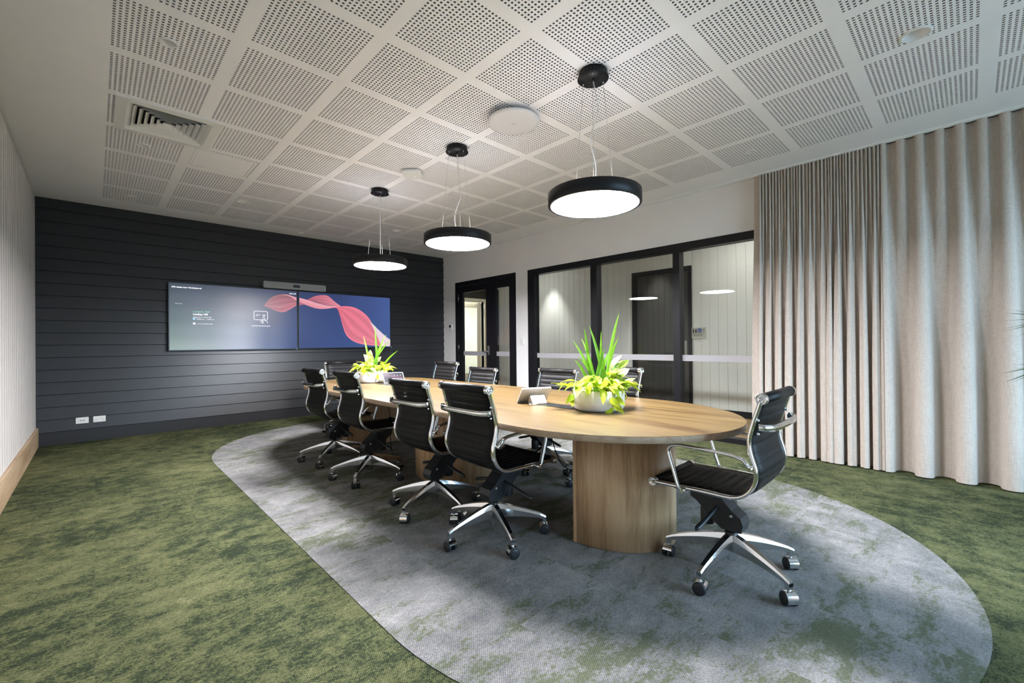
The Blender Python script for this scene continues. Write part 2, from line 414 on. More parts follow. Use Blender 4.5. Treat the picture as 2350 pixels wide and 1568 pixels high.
def perf(ox, oy):
    # one panel: 21 x 21 square holes punched through a 13 mm board
    hs = .0062; mb = MB(); cs = [c for c in cuts if c[0] < ox + PX and c[1] > ox and c[2] < oy + PY and c[3] > oy]
    lx = [0] + [PX / 24 * (2 + i) + s * hs for i in range(21) for s in (-1, 1)] + [PX]
    ly = [0] + [PY / 24 * (2 + i) + s * hs for i in range(21) for s in (-1, 1)] + [PY]
    n = 44; vs = [(x, y, 0) for y in ly for x in lx] + [(x, y, TH) for y in ly for x in lx]; fs = []; k = n * n
    def gone(i, j):
        cx, cy = ox + (lx[i] + lx[i + 1]) / 2, oy + (ly[j] + ly[j + 1]) / 2
        return any(c[0] < cx < c[1] and c[2] < cy < c[3] for c in cs)
    for j in range(43):
        for i in range(43):
            a = j * n + i; g = gone(i, j)
            if i % 2 and j % 2:
                if not g:
                    fs += [(a, a + 1, k + a + 1, k + a), (a + 1, a + n + 1, k + a + n + 1, k + a + 1), (a + n + 1, a + n, k + a + n, k + a + n + 1), (a + n, a, k + a, k + a + n)]
            elif not g: fs.append((a, a + n, a + n + 1, a + 1))
    me = bpy.data.meshes.new('perforated_panel'); me.from_pydata(vs, [], fs); me.materials.append(M_CEIL); me.materials.append(M_HOLESHADE)
    for pg in me.polygons:
        if max(pg.vertices) >= k: pg.material_index = 1
    return me, bool(cs)
plain = None
for i in range(8):
    for j in range(15):
        ox, oy = CX0 + i * PX, CY0 + j * PY
        has = any(c[0] < ox + PX and c[1] > ox and c[2] < oy + PY and c[3] > oy for c in cuts)
        if has: me, _ = perf(ox, oy)
        else:
            if plain is None: plain, _ = perf(ox + 100, oy + 100)
            me = plain
        obj('perforated_panel', me, None, ceiling, (ox, oy, HC))

# ---- left wall: white grooved boards
wl = struct('wall_left', MB().box(XL - .12, XL - .012, YB - .1, YE + .1, 0, HC + .1), M_DARK, 'white vertical groove panelled wall at the left')
P = .12
gsec = [(-.012, .001), (-.012, P - .001), (-.010, P - .001), (0, P - .011), (0, .011), (-.010, .001)]
bmesh_ = MB().prism([(x, y, 0) for x, y in gsec], [(x, y, HC - .018) for x, y in gsec]).mesh('groove_board')
bmesh_.materials.append(M_VJ)
for k in range(84): obj('groove_board', bmesh_, None, wl, (XL, YE - .015 - P * (k + 1), 0))
bs = struct('baseboard_left', MB().prism([(XL, YB, 0), (XL + .02, YB, 0), (XL + .02, YB, .215), (XL + .014, YB, .222), (XL, YB, .222)], [(XL, YE - .02, 0), (XL + .02, YE - .02, 0), (XL + .02, YE - .02, .215), (XL + .014, YE - .02, .222), (XL, YE - .02, .222)]), M_SKIRT)

# ---- end wall: charcoal weatherboards
we = struct('wall_end', MB().box(XL - .12, XG + .1, YE + .01, YE + .2, 0, HC + .1), M_DARK, 'charcoal weatherboard end wall behind the displays')
BH = .1487; L = XG - XL - .001
def board(z0, z1, t0, t1):
    lip = .006
    sec = [(0, z0 + lip), (-t0, z0 + lip), (-t0, z0), (-t0 - .002, z0), (-t0 - .004, z0 + .003), (-t1, z1 - .002), (-t1 + .006, z1 + lip), (0, z1 + lip)]
    return MB().prism([(XL, YE + y, z) for y, z in sec], [(XG, YE + y, z) for y, z in sec])
MB().box(XL, XG, YE - .010, YE + .01, 0, .157).build('weatherboard', M_DARK, we)
z = .156
while z < HC - .01:
    z1 = min(z + BH, HC)
    board(z, z1, .020, .005).build('weatherboard', M_DARK, we); z += BH

# ---- right wall, glazed partition, double door
def xbox(mb, y0, y1, z0, z1, x0=XG, x1=XG + .11): mb.box(x0, x1, y0, y1, z0, z1)
WY0, WY1 = -1.3, 5.133; DY0, DY1 = 5.423, 7.172
mb = MB(); xbox(mb, DY1, YE + .1, 0, HC + .1); xbox(mb, DY0, DY1, HF, HC + .1); xbox(mb, WY1, DY0, 0, HC + .1); xbox(mb, WY0, WY1, HF, HC + .1); xbox(mb, YB - .1, WY0, 0, HC + .1)
wr = struct('wall_right', mb, M_WHITE, 'white plasterboard wall at the right around door and glazed partition')
w1 = struct('window_1', None, None, 'black framed glazed partition to the corridor')
fx0, fx1 = XG - .006, XG + .116
MB().box(fx0, fx1, WY0, WY1, HF - .092, HF).build('head_rail', M_BLACK, w1)
MB().box(fx0, fx1, WY0, WY1, 0, .055).build('sill_rail', M_BLACK, w1)
MUL = [(4.985, WY1), (3.739, 3.847), (2.500, 2.585), (1.26, 1.345), (.02, .105), (WY0, WY0 + .08)]
for a, b in MUL: MB().box(fx0, fx1, a, b, .055, HF - .092).build('mullion', M_BLACK, w1)
for (a, b), (c, d) in zip(MUL[1:], MUL[:-1]):
    pane = MB().box(XG + .06, XG + .07, b, c, .055, HF - .092).build('pane', M_GLASS, w1)
    MB().box(XG + .057, XG + .0595, b, c, .926, 1.002).build('frosted_band', M_FROST, pane)
d1 = struct('door_1', None, None, 'black framed glazed double door beside the end wall')
JW = .085
MB().box(fx0, fx1, DY0, DY0 + JW, 0, HF).build('door_jamb', M_BLACK, d1); MB().box(fx0, fx1, DY1 - JW, DY1, 0, HF).build('door_jamb', M_BLACK, d1)
MB().box(fx0, fx1, DY0 + JW, DY1 - JW, HF - JW, HF).build('door_head', M_BLACK, d1)
LM = 6.112
for a, b, s0, s1, hand in ((LM + .002, DY1 - JW - .003, .135, .125, 1), (DY0 + JW + .003, LM - .002, .105, .135, -1)):
    leaf = MB(); x0, x1 = XG + .02, XG + .065; zt = HF - JW - .004
    leaf.box(x0, x1, a, a + s0, .01, zt).box(x0, x1, b - s1, b, .01, zt).box(x0, x1, a + s0, b - s1, zt - .125, zt).box(x0, x1, a + s0, b - s1, .01, .21)
    lf = leaf.build('door_leaf', M_BLACK, d1)
    p = MB().box(x0 + .018, x0 + .028, a + s0, b - s1, .21, zt - .125).build('pane', M_GLASS, lf)
    MB().box(x0 + .014, x0 + .0175, a + s0, b - s1, .938, 1.02).build('frosted_band', M_FROST, lf)
    hy = b + .002 if hand > 0 else a - .004
    for zz, hh in ((2.08, .15), (1.10, .11), (.25, .11)):
        MB().lathe([(.009, -hh / 2), (.009, hh / 2)], 10).build('hinge', M_STEEL, lf, (XG - .004 + .012, hy, zz))
    if hand > 0:
        MB().rbox(x0 - .012, x0, a + .045, a + .085, .955, 1.125, .004, 'X').build('handle_plate', M_STEEL, lf)
        MB().tube([(x0 - .012, a + .065, 1.02), (x0 - .05, a + .065, 1.02), (x0 - .055, a + .08, 1.02), (x0 - .055, a + .2, 1.02)], .009).build('lever_handle', M_STEEL, lf)

# ---- back wall behind the camera with the daylight window
BX0, BX1, BZ0, BZ1 = 1.65, 4.95, .1, 2.5
mb = MB()
for a, b, c, d in rects_minus(XL - .1, XG + .1, 0, HC + .1, [(BX0, BX1, BZ0, BZ1)]): mb.box(a, b, YB - .2, YB, c, d)
struct('wall_back', mb, M_WHITE, 'white wall behind the viewpoint with a wide window')
struct('ground_outside', MB().box(-25, 30, -40, YB - .2, -.3, -.15), mat('paving', (.27, .26, .24), .9), 'paved ground outside the window behind the viewpoint')
w2 = struct('window_2', None, None, 'wide window behind the viewpoint')
MB().box(BX0, BX1, YB - .14, YB - .06, BZ0, BZ0 + .06).build('window_frame', M_BLACK, w2); MB().box(BX0, BX1, YB - .14, YB - .06, BZ1 - .06, BZ1).build('window_frame', M_BLACK, w2)
for k in range(4):
    x = BX0 + (BX1 - BX0 - .06) * k / 3
    MB().box(x, x + .06, YB - .14, YB - .06, BZ0 + .06, BZ1 - .06).build('window_frame', M_BLACK, w2)
    if k < 3: MB().box(x + .06, x + (BX1 - BX0 - .06) / 3, YB - .105, YB - .095, BZ0 + .06, BZ1 - .06).build('pane', M_GLASS, w2)

# ---- corridor beyond the glass
XV = 7.096; VY1 = 7.905
struct('floor_corridor', MB().box(XG + .1, XV + 3.2, -2.6, 10.58, -.12, -.012), M_FLOORW, 'timber floor of the corridor')
fc = bpy.data.objects['floor_corridor']
for k in range(11):
    x = XG + .116 + .171 * k
    for j in range(8): MB().box(.001, .170, .001, 1.699, -.012, 0).build('floor_plank', M_FLOORW, fc, (x, -2.6 + 1.7 * j - (.85 if k % 2 else 0), 0))
struct('ceiling_corridor', MB().box(XG + .11, XV + 3.2, -2.7, 10.6, 2.9, 3.0), M_CORR)
wc = struct('wall_corridor', MB().box(XV + .012, XV + .12, -2.6, VY1, 0, 2.9), M_CORR, 'cream groove panelled corridor wall beyond the glass')
DKY0, DKY1 = 3.165, 4.255
P2 = .1358; y = 3.149 - P2 * 42
vb = MB().prism([(.012, .001, 0), (0.003, .001, 0), (0, .004, 0), (0, P2 - .004, 0), (.003, P2 - .001, 0), (.012, P2 - .001, 0)], [(.012, .001, 2.9), (0.003, .001, 2.9), (0, .004, 2.9), (0, P2 - .004, 2.9), (.003, P2 - .001, 2.9), (.012, P2 - .001, 2.9)]).mesh('groove_board'); vb.materials.append(M_CORR)
while y < VY1 - P2:
    if y + P2 <= DKY0 + .01 or y >= DKY1 - .02: obj('groove_board', vb, None, wc, (XV, y, 0))
    else: MB().box(0, .012, .001, P2 - .001, 2.42, 2.9).build('groove_board', M_CORR, wc, (XV, y, 0))
    y += P2
MB().box(XV, XV + .12, VY1 - .02, VY1, 0, 2.9).build('corner_post', M_CORR, wc)
b2 = struct('baseboard_corridor', MB().box(XV - .014, XV + .002, -2.6, DKY0, 0, .1).box(XV - .014, XV + .002, DKY1, VY1, 0, .1), M_BLACK)
d2 = struct('door_2', None, None, 'charcoal corridor door seen through the glazed partition')
MB().box(XV - .02, XV + .06, DKY0, DKY0 + .05, 0, 2.42).build('door_jamb', M_BLACK, d2); MB().box(XV - .02, XV + .06, DKY1 - .09, DKY1, 0, 2.42).build('door_jamb', M_BLACK, d2)
MB().box(XV - .02, XV + .06, DKY0 + .05, DKY1 - .09, 2.34, 2.42).build('door_head', M_BLACK, d2)
dl = MB().box(XV - .001, XV + .06, DKY0 + .052, DKY1 - .092, .005, 2.338).build('door_leaf', M_CHAR, d2)
nb = 9; wdt = (DKY1 - DKY0 - .144) / nb
for k in range(nb): MB().box(XV - .006, XV - .001, DKY0 + .052 + wdt * k + .002, DKY0 + .052 + wdt * (k + 1) - .002, .01, 2.333).build('leaf_board', M_CHAR, dl)
MB().rbox(XV - .010, XV - .006, 3.246, 3.347, .86, 1.185, .004, 'X').build('push_plate', M_SIGNGREY, dl)
sg = thing('toilet_sign', 'small accessible toilet and shower sign beside the dark corridor door', 'sign', (XV - .002, 3.05, 1.307), math.pi / 2)
def sq(mb, x0, x1, z0, z1, y0=-.0085, y1=-.006): return mb.box(x0, x1, y0, y1, z0, z1)
# local x runs to the viewer's right (world -Y after the turn below)
sg.rotation_euler = (0, 0, -math.pi / 2)
MB().rbox(-.117, .117, -.006, 0, -.091, .091, .006, 'Y').build('plate', M_SIGN, sg)
def person(cx, skirt):
    mb = MB(); mb.lathe([(0, -.0075), (.0075, -.0075), (.0075, .0)], 12, smooth=False)
    pts = [(-.012, .045), (.012, .045), (.014, .015), (.009, .015), (.009, -.012), (-.009, -.012), (-.009, .015), (-.014, .015)]
    if skirt: pts = [(-.010, .045), (.010, .045), (.015, .012), (.009, .008), (.017, -.002), (.006, -.002), (.006, -.014), (-.006, -.014), (-.006, -.002), (-.017, -.002), (-.009, .008), (-.015, .012)]
    b = MB(); b.prism([(cx + x, -.0085, z + .01) for x, z in pts], [(cx + x, -.006, z + .01) for x, z in pts])
    b.prism([(cx + .008 * math.cos(t * .5236), -.0085, .067 + .008 * math.sin(t * .5236)) for t in range(12)], [(cx + .008 * math.cos(t * .5236), -.006, .067 + .008 * math.sin(t * .5236)) for t in range(12)])
    return b
person(-.085, False).build('pictogram', M_SIGNBLK, sg); person(-.045, True).build('pictogram', M_SIGNBLK, sg)
MB().box(-.02, .048, -.0075, -.006, .004, .072).build('blue_square', M_SIGNBLUE, sg)
wc_ = MB(); wc_.tube([(.012 + .015 * math.cos(a * .5236 + 2), -.009, .026 + .015 * math.sin(a * .5236 + 2)) for a in range(9)], .003, 6, up=(0, 1, 0)); wc_.tube([(.004, -.009, .058), (.006, -.009, .038), (.020, -.009, .036), (.030, -.009, .016), (.038, -.009, .018)], .003, 6, up=(0, 1, 0))
wc_.lathe([(0, 0), (.005, 0), (.005, .003), (0, .003)], 10, (.004, -.009, .062), cap=False); wc_.build('wheelchair_symbol', M_SIGN, sg)
sh = MB(); sh.prism([(.062, -.0085, .058), (.098, -.0085, .058), (.090, -.0085, .066), (.082, -.0085, .072), (.078, -.0085, .072), (.070, -.0085, .066)], [(.062, -.006, .058), (.098, -.006, .058), (.090, -.006, .066), (.082, -.006, .072), (.078, -.006, .072), (.070, -.006, .066)])
for k in range(4): sh.prism([(.068 + .007 * k + (k - 1.5) * .001, -.0085, .055), (.071 + .007 * k + (k - 1.5) * .001, -.0085, .055), (.070 + .007 * k + (k - 1.5) * .006, -.0085, .006), (.067 + .007 * k + (k - 1.5) * .006, -.0085, .006)], [(.068 + .007 * k, -.006, .055), (.071 + .007 * k, -.006, .055), (.070 + .007 * k + (k - 1.5) * .006, -.006, .006), (.067 + .007 * k + (k - 1.5) * .006, -.006, .006)])
sh.build('shower_symbol', M_SIGNGREY, sg)
for txt, zz in (('Unisex Accessible', -.024), ('Toilet & Shower', -.052)):
    obj('lettering', text_mesh('lettering', txt, .0245, bold=.0004), M_SIGNBLK, sg, (-.104, -.0068, zz), (math.pi / 2, 0, 0))

# far wall with the lit doorway
YF = 10.58; OX0, OX1, OZ = 7.62, 8.865, 2.47
mb = MB()
for a, b, c, d in rects_minus(XG + .1, XV + 3.2, 0, 2.9, [(OX0, OX1, 0, OZ)]): mb.box(a, b, YF, YF + .12, c, d)
wf = struct('wall_far', mb, M_CHAR, 'dark panelled wall at the far end of the corridor')
for k in range(34):
    x = XG + .12 + .14 * k
    if x + .14 < OX0 - .07 or x > OX1 + .07: MB().box(x + .002, x + .138, YF - .01, YF, 0, 2.9).build('groove_board', M_CHAR, wf)
    else: MB().box(x + .002, x + .138, YF - .01, YF, OZ + .09, 2.9).build('groove_board', M_CHAR, wf)
d3 = struct('door_3', None, None, 'cream door standing ajar in the lit far doorway')
MB().box(OX0 - .08, OX0, YF - .03, YF + .14, 0, OZ + .09).build('door_jamb', M_WHITEDOOR, d3); MB().box(OX1, OX1 + .08, YF - .03, YF + .14, 0, OZ + .09).build('door_jamb', M_WHITEDOOR, d3)
MB().box(OX0, OX1, YF - .03, YF + .14, OZ, OZ + .09).build('door_head', M_WHITEDOOR, d3)
leaf = bpy.data.objects.new('door_leaf', None); bpy.data.objects.remove(leaf)
lw = 1.0; lm = MB()
lm.box(0, .13, -.02, .02, .01, OZ - .02).box(lw - .13, lw, -.02, .02, .01, OZ - .02).box(.13, lw - .13, -.02, .02, OZ - .17, OZ - .02).box(.13, lw - .13, -.02, .02, .01, .25)
lo = lm.build('door_leaf', M_WHITEDOOR, d3, (OX1 - .01, YF + .14, 0), (0, 0, math.radians(153)))
MB().box(.13, lw - .13, -.004, .004, .25, OZ - .17).build('pane', M_GLASS, lo)
MB().box(lw - .1, lw - .06, .02, .032, .95, 1.2).build('handle_plate', M_STEEL, lo); MB().tube([(lw - .08, .03, 1.02), (lw - .08, .07, 1.02), (lw - .2, .07, 1.02)], .01).build('lever_handle', M_STEEL, lo)
# the lit room beyond
struct('floor_far_room', MB().box(6.6, 10.4, YF + .0, 13.4, -.12, .0), M_GREEN)
struct('wall_far_room', MB().box(6.5, 6.6, YF + .12, 13.4, 0, 2.9).box(10.3, 10.4, YF + .12, 13.4, 0, 2.9).box(6.6, 10.3, 12.6, 12.7, 0, 2.9).box(9.6, 10.3, 11.4, 11.5, 0, 2.9), M_CORR)
struct('ceiling_far_room', MB().box(6.5, 10.4, YF + .12, 13.4, 2.9, 3.0), M_CORR)
struct('wall_side', MB().box(XV + .12, XV + 3.2, VY1 - .15, VY1 - .02, 0, 2.9).box(XV + 3.2, XV + 3.3, -2.6, YF, 0, 2.9), M_CORR)
struct('wall_corridor_end', MB().box(XG + .1, XV + 3.2, -2.7, -2.6, 0, 2.9), M_CORR)
struct('wall_corridor_return', MB().box(XG + .01, XG + .11, YE + .1, YF, 0, 2.9), M_CORR)
def area(name, loc, size, power, col, rot=(0, 0, 0), spread=math.pi, shape='SQUARE'):
    l = bpy.data.lights.new(name, 'AREA'); l.shape = shape; l.size = size; l.energy = power; l.color = col; l.spread = spread
    o = bpy.data.objects.new(name, l); COL.objects.link(o); o.location = loc; o.rotation_euler = rot; return o
area('far_room_lamp', (8.2, 11.6, 2.88), .6, 210, (1, .95, .86))
area('far_passage_lamp', (8.4, 9.3, 2.88), .3, 10, (1, .93, .82))

# ================================================================== CEILING FIXTURES
def downlight(x, y, big):
    r = .075 if big else .048
    where = {(3.487, .208): 'wide recessed downlight in the ceiling nearest the curtain corner', (1.328, 6.207): 'wide recessed downlight near the end wall above the left display', (3.441, 6.205): 'wide recessed downlight near the end wall beside the ceiling grille', (.321, 3.239): 'small recessed downlight nearest the viewer along the left wall', (.319, 5.049): 'small recessed downlight just beyond the square air diffuser', (.318, 6.837): 'small recessed downlight in the far left corner of the ceiling', (4.487, 1.424): 'small recessed downlight beside the gathered curtain top', (2.373, 7.33): 'small recessed downlight hard against the charcoal wall', (4.438, 5.011): 'small recessed downlight near the double door wall'}[(x, y)]
    t = thing('downlight', where, 'downlight', (x, y, HC), 0, 'recessed ceiling downlights')
    ri = r * .76
    MB().lathe([(ri, .004), (ri, -.006), (r * .88, -.009), (r, -.004), (r, .0)], 32, cap=False).build('trim_ring', M_WPLAST, t)
    MB().lathe([(ri, -.004), (ri * .86, .03), (ri * .55, .066)], 32, cap=False).build('reflector', M_REFL, t)
    MB().lathe([(0, .062), (ri * .56, .066), (ri * .55, .07), (0, .07)], 24, cap=False).build('lamp_lens', M_STEEL if big else M_GPLAST, t)
for p in DL_BIG: downlight(*p, True)
for p in DL_SM: downlight(*p, False)

vx, vy = (VENT[0] + VENT[1]) / 2, (VENT[2] + VENT[3]) / 2; vw = (VENT[1] - VENT[0]) / 2
av = thing('air_diffuser', 'square four-way louvred air diffuser in the ceiling', 'air vent', (vx, vy, HC))
def ring(mb, a0, z0, a1, z1, thick=.0):
    c = [(-1, -1), (1, -1), (1, 1), (-1, 1)]
    mb.add([(x * a0, y * a0, z0) for x, y in c] + [(x * a1, y * a1, z1) for x, y in c], [(i, (i + 1) % 4, 4 + (i + 1) % 4, 4 + i) for i in range(4)])
mb = MB(); ring(mb, vw, .0, vw, -.012); ring(mb, vw, -.012, vw - .06, -.016); ring(mb, vw - .06, -.016, vw - .095, .004); mb.build('frame', M_WPLAST, av)
for k in range(6):
    a = .224 - .037 * k; mb = MB(); c = min(.026, a - .002)
    ring(mb, a, -.010, a - c, .016); ring(mb, a - .003, -.0085, a - c - .001, .0175); ring(mb, a, -.010, a - .003, -.0085); mb.build('louvre', M_WPLAST, av)
mb = MB(); ring(mb, vw - .1, .002, vw - .1, .07); mb.add([(-vw + .1, -vw + .1, .07), (vw - .1, -vw + .1, .07), (vw - .1, vw - .1, .07), (-vw + .1, vw - .1, .07)], [(0, 1, 2, 3)]); mb.build('plenum', M_BLACK, av)
hx, hy = .916, 5.05
ah = thing('access_hatch', 'flat square access hatch in the ceiling beside the air diffuser', 'hatch', (hx, hy, HC))
mb = MB()
for a, b, c, d in rects_minus(-.245, .245, -.245, .245, [(-.231, .231, -.231, .231)]): mb.box(a, b, c, d, -.004, .0)
mb.build('frame', M_CEIL, ah); MB().box(-.223, .223, -.223, .223, -.0045, 0).build('door_panel', M_CEIL, ah); MB().lathe([(.006, -.006), (.006, -.004)], 10).build('latch', M_STEEL, ah, (.17, -.19, 0))
rg = thing('return_air_grille', 'flat framed return air panel in the ceiling by the charcoal wall', 'air vent', (3.655, 7.245, HC))
mb = MB()
for a, b, c, d in rects_minus(-.305, .305, -.155, .155, [(-.285, .285, -.135, .135)]): mb.box(a, b, c, d, -.006, 0)
mb.build('frame', M_GPLAST, rg); MB().box(-.278, .278, -.128, .128, -.003, 0).build('panel', M_CEIL, rg)
mc = thing('ceiling_microphone', 'large round grey microphone disc hanging flat under the ceiling', 'microphone', (2.392, 2.47, HC))
MB().lathe([(.09, 0), (.09, -.036)], 24).build('mounting_post', M_WPLAST, mc)
MB().lathe([(0, -.034), (.185, -.034), (.199, -.038), (.205, -.046), (.202, -.055), (.17, -.062), (.10, -.066), (0, -.067)], 56).build('disc', M_GPLAST, mc)
lg = MB()
for k in range(5): lg.box(-.014 + .006 * k, -.012 + .006 * k, -.003, .003 + (.004 if k % 2 else 0), -.0678, -.067)
lg.box(-.015, .015, -.012, -.007, -.0678, -.067); lg.build('logo', M_FROST, mc, (0, 0, 0), (0, 0, -.75))
ap = thing('wifi_access_point', 'white rounded square wireless access point on the ceiling', 'access point', (2.392, 3.985, HC), math.radians(-43))
MB().box(-.06, .06, -.06, .06, -.012, 0).build('bracket', M_WPLAST, ap)
a = MB(); a.rbox(-.098, .098, -.098, .098, -.034, -.012, .045, 'Z', 6); n = 28
a.add([(v[0] * .93, v[1] * .93, -.041) for v in a.v[:n]] + a.v[:n], [tuple(range(n))] + [(i, (i + 1) % n, n + (i + 1) % n, n + i) for i in range(n)]); a.build('shell', M_WPLAST, ap)
MB().lathe([(.005, -.0425), (.005, -.041)], 10, (.02, .03, 0)).build('indicator', mat('indicator_lamp', (.9, .9, .9), .3, emit=(1, 1, 1), es=1.5), ap)

# ---- pendants
ZP = 2.072
PEND = [(2.394, 1.712, 'round black pendant lamp nearest the viewer with glowing white disc', -.45, [.0, .030, -.022, .012, .0]),
        (2.394, 3.215, 'round black pendant lamp hanging in the middle of the row', .75, [.0, .008, .03, -.025, -.005]),
        (2.394, 4.705, 'round black pendant lamp furthest away near the charcoal wall', .2, [.0, .0, .002, .0, .0])]
for x, y, lab, rz, wav in PEND:
    t = thing('pendant_lamp', lab, 'pendant lamp', (x, y, ZP), 0, 'pendant lamps above the table'); H = HC - ZP
    cn = MB().lathe([(.092, H), (.092, H - .042), (.102, H - .042), (.102, H - .047), (0, H - .047)], 40).build('canopy', M_BLACK, t)
    sl = MB()
    for k in range(26):
        a = 2 * math.pi * k / 26; c, s = math.cos(a), math.sin(a)
        sl.prism([(c * .0915 - s * .003, s * .0915 + c * .003, H - .034), (c * .0915 + s * .003, s * .0915 - c * .003, H - .034), (c * .0935 + s * .003, s * .0935 - c * .003, H - .034), (c * .0935 - s * .003, s * .0935 + c * .003, H - .034)], [(c * .0915 - s * .003, s * .0915 + c * .003, H - .012), (c * .0915 + s * .003, s * .0915 - c * .003, H - .012), (c * .0935 + s * .003, s * .0935 - c * .003, H - .012), (c * .0935 - s * .003, s * .0935 + c * .003, H - .012)])
    sl.build('vent_slots', M_RUBBER, cn)
    MB().lathe([(.286, .001), (.300, 0), (.304, .003), (.304, .079), (.300, .083), (0, .085)], 72, cap=False).build('housing', M_BLACK, t)
    MB().lathe([(0, .0015), (.15, .0012), (.2865, .001)], 72, cap=False).build('diffuser', M_LAMP, t)
    MB().lathe([(.13, .0862), (.27, .0855)], 60, cap=False).build('added_uplight', M_UP, t)  # weak upward glow added to lift the ceiling, not a known lamp part
    for k in range(3):
        a = rz + 2.094 * k; c, s = math.cos(a), math.sin(a)
        MB().tube([(c * .075, s * .075, H - .047), (c * .15, s * .15, .084)], .0011, 5).build('suspension_wire', M_STEEL, t)
        MB().lathe([(.005, H - .056), (.005, H - .046)], 8, (c * .075, s * .075, 0)).build('wire_grip', M_CHROME, t)
    hs = [H - .047, H - .047 - (H - .13) * .28, H - .047 - (H - .13) * .52, H - .047 - (H - .13) * .76, .083]
    MB().tube(smooth_path([(CR.x * d, CR.y * d, hh) for d, hh in zip(wav, hs)], 8), .0034, 8).build('power_cable', M_GPLAST, t)
    MB().lathe([(.009, H - .062), (.009, H - .046)], 10).build('cable_gland', M_BLACK, t)

# ---- corridor downlights (real lamps lighting the corridor wall)
for x, y, lab in ((6.78, 6.15, 'recessed corridor lamp beyond the leftmost glass pane'), (6.78, 3.72, 'recessed corridor lamp over the dark corridor door'), (6.78, 1.3, 'recessed corridor lamp behind the curtain')):
    t = thing('corridor_downlight', lab, 'downlight', (x, y, 2.9), 0, 'corridor ceiling lamps')
    MB().lathe([(.045, .0), (.045, -.004), (.06, -.004), (.06, 0)], 24, cap=False).build('trim_ring', M_WPLAST, t)
    l = bpy.data.lights.new('corridor_lamp', 'SPOT'); l.energy = CORRIDOR_POWER; l.color = (1, .975, .93); l.spot_size = math.radians(60); l.spot_blend = .7; l.shadow_soft_size = .04
    o = bpy.data.objects.new('corridor_lamp', l); COL.objects.link(o); o.parent = t; o.location = (0, 0, -.01)
area('corridor_fill_light', (6.2, 2.2, 2.88), .5, 17, (1, .975, .93)); area('corridor_fill_light', (6.2, 6.4, 2.88), .5, 9, (1, .975, .93))  # area lights without fittings, added for general brightness in the corridor

# ================================================================== CURTAINS
ct = tag(MB().box(5.135, 5.165, -2.4, YE - 1.9, HC - .016, HC).box(5.137, 5.142, -2.4, YE - 1.9, HC - .022, HC - .016).box(5.158, 5.163, -2.4, YE - 1.9, HC - .022, HC - .016).build('curtain_track', M_WPLAST), 'slim white curtain track along the ceiling above the glass', 'curtain track')
def curtain(name, label, top, bot, nz=44, n=1000):
    mb = MB(); rows = []
    z0, z1 = .012, HC - .022
    for k in range(nz + 1):
        t = k / nz; z = z1 + (z0 - z1) * t; b = t * t * (3 - 2 * t) if t < 1 else 1; b = min(1, t * 1.25); b = b * b * (3 - 2 * b)
        for i in range(n + 1):
            u = i / n; p, q = top(u), bot(u); mb.v.append((p[0] + (q[0] - p[0]) * b, p[1] + (q[1] - p[1]) * b, z))
    for k in range(nz):
        for i in range(n):
            a = k * (n + 1) + i; mb.sm.add(len(mb.f)); mb.f.append((a, a + 1, a + n + 2, a + n + 1))
    o = mb.build(name, M_LINEN); return tag(o, label, 'curtain')
rg_ = random.Random(3)
def folds(nf, jit, rnd):
    ws = [1 + rnd.uniform(-jit, jit) for _ in range(nf)]; s = sum(ws); acc = [0]
    for w_ in ws: acc.append(acc[-1] + w_ / s)
    am = [rnd.uniform(.7, 1.15) for _ in range(nf)]
    def ph(u):
        for i in range(nf):
            if u <= acc[i + 1] or i == nf - 1: return i, (u - acc[i]) / (acc[i + 1] - acc[i])
    return ph, am
def gathered(y0, y1, nf, amp, jit, x, loop, rnd, first=.10):
    ph, am = folds(nf, jit, rnd); L = y1 - y0
    def f(u):
        if u < .03:
            v = u / .03; return (x - .04 * v + .02 * math.sin(v * 3.1), y0 + L * first * v * .8)
        uu = (u - .03) / .97; i, t = ph(uu); a = am[i]
        xx = x - amp * a * math.cos(2 * math.pi * t); yy = y0 + L * first * .8 + (L - L * first * .8) * uu - loop * a * math.sin(4 * math.pi * t)
        return (xx, yy)
    return f
curtain('curtain', 'tightly gathered linen curtain hanging at the end of the glass', gathered(1.60, .545, 36, .020, .3, 5.15, .004, random.Random(11), .075), gathered(1.625, .535, 12, .062, .5, 5.085, .024, random.Random(5), .10))
def wave(y0, y1, nf, amp, x0, x1):
    def f(u): return (x0 + (x1 - x0) * u - amp * math.cos(2 * math.pi * nf * u), y0 + (y1 - y0) * u - .45 * (y1 - y0) / nf / 6.283 * math.sin(4 * math.pi * nf * u) * -1)
    return f
curtain('curtain', 'loosely waved linen curtain panel at the right edge of the view', wave(.545, -2.3, 23, .030, 5.165, 5.165), wave(.53, -2.3, 11.5, .072, 5.085, 5.11))

# ================================================================== TABLE
TX, TY, TZ = 2.368, 3.232, .726
tab = thing('conference_table', 'long oval oak conference table on three round-ended pedestals', 'table', (TX, TY, 0))
out = []
hw, hl, el = .752, 2.415, .865
for a in range(0, 181, 4): out.append((hw * math.cos(math.radians(a)), hl - el + el * math.sin(math.radians(a))))
for a in range(180, 361, 4): out.append((hw * math.cos(math.radians(a)), -hl + el + el * math.sin(math.radians(a))))
th = .033; e = .0015
tp = MB(); n = len(out); sc = lambda p, k: (p[0] * (1 - k / hw), p[1] * (1 - k / hl))
tp.add([(*sc(p, .001), TZ) for p in out] + [(*p, TZ - e) for p in out], [tuple(range(n))] + [(i, (i + 1) % n, n + (i + 1) % n, n + i) for i in range(n)])
top = tp.build('tabletop', M_OAKTOP, tab)
eb = MB(); eb.add([(*p, TZ - e) for p in out] + [(*p, TZ - th) for p in out], [(i, (i + 1) % n, n + (i + 1) % n, n + i) for i in range(n)], True); eb.f.append(tuple(range(2 * n - 1, n - 1, -1))); eb.build('edge_band', M_OAKEDGE, tab)
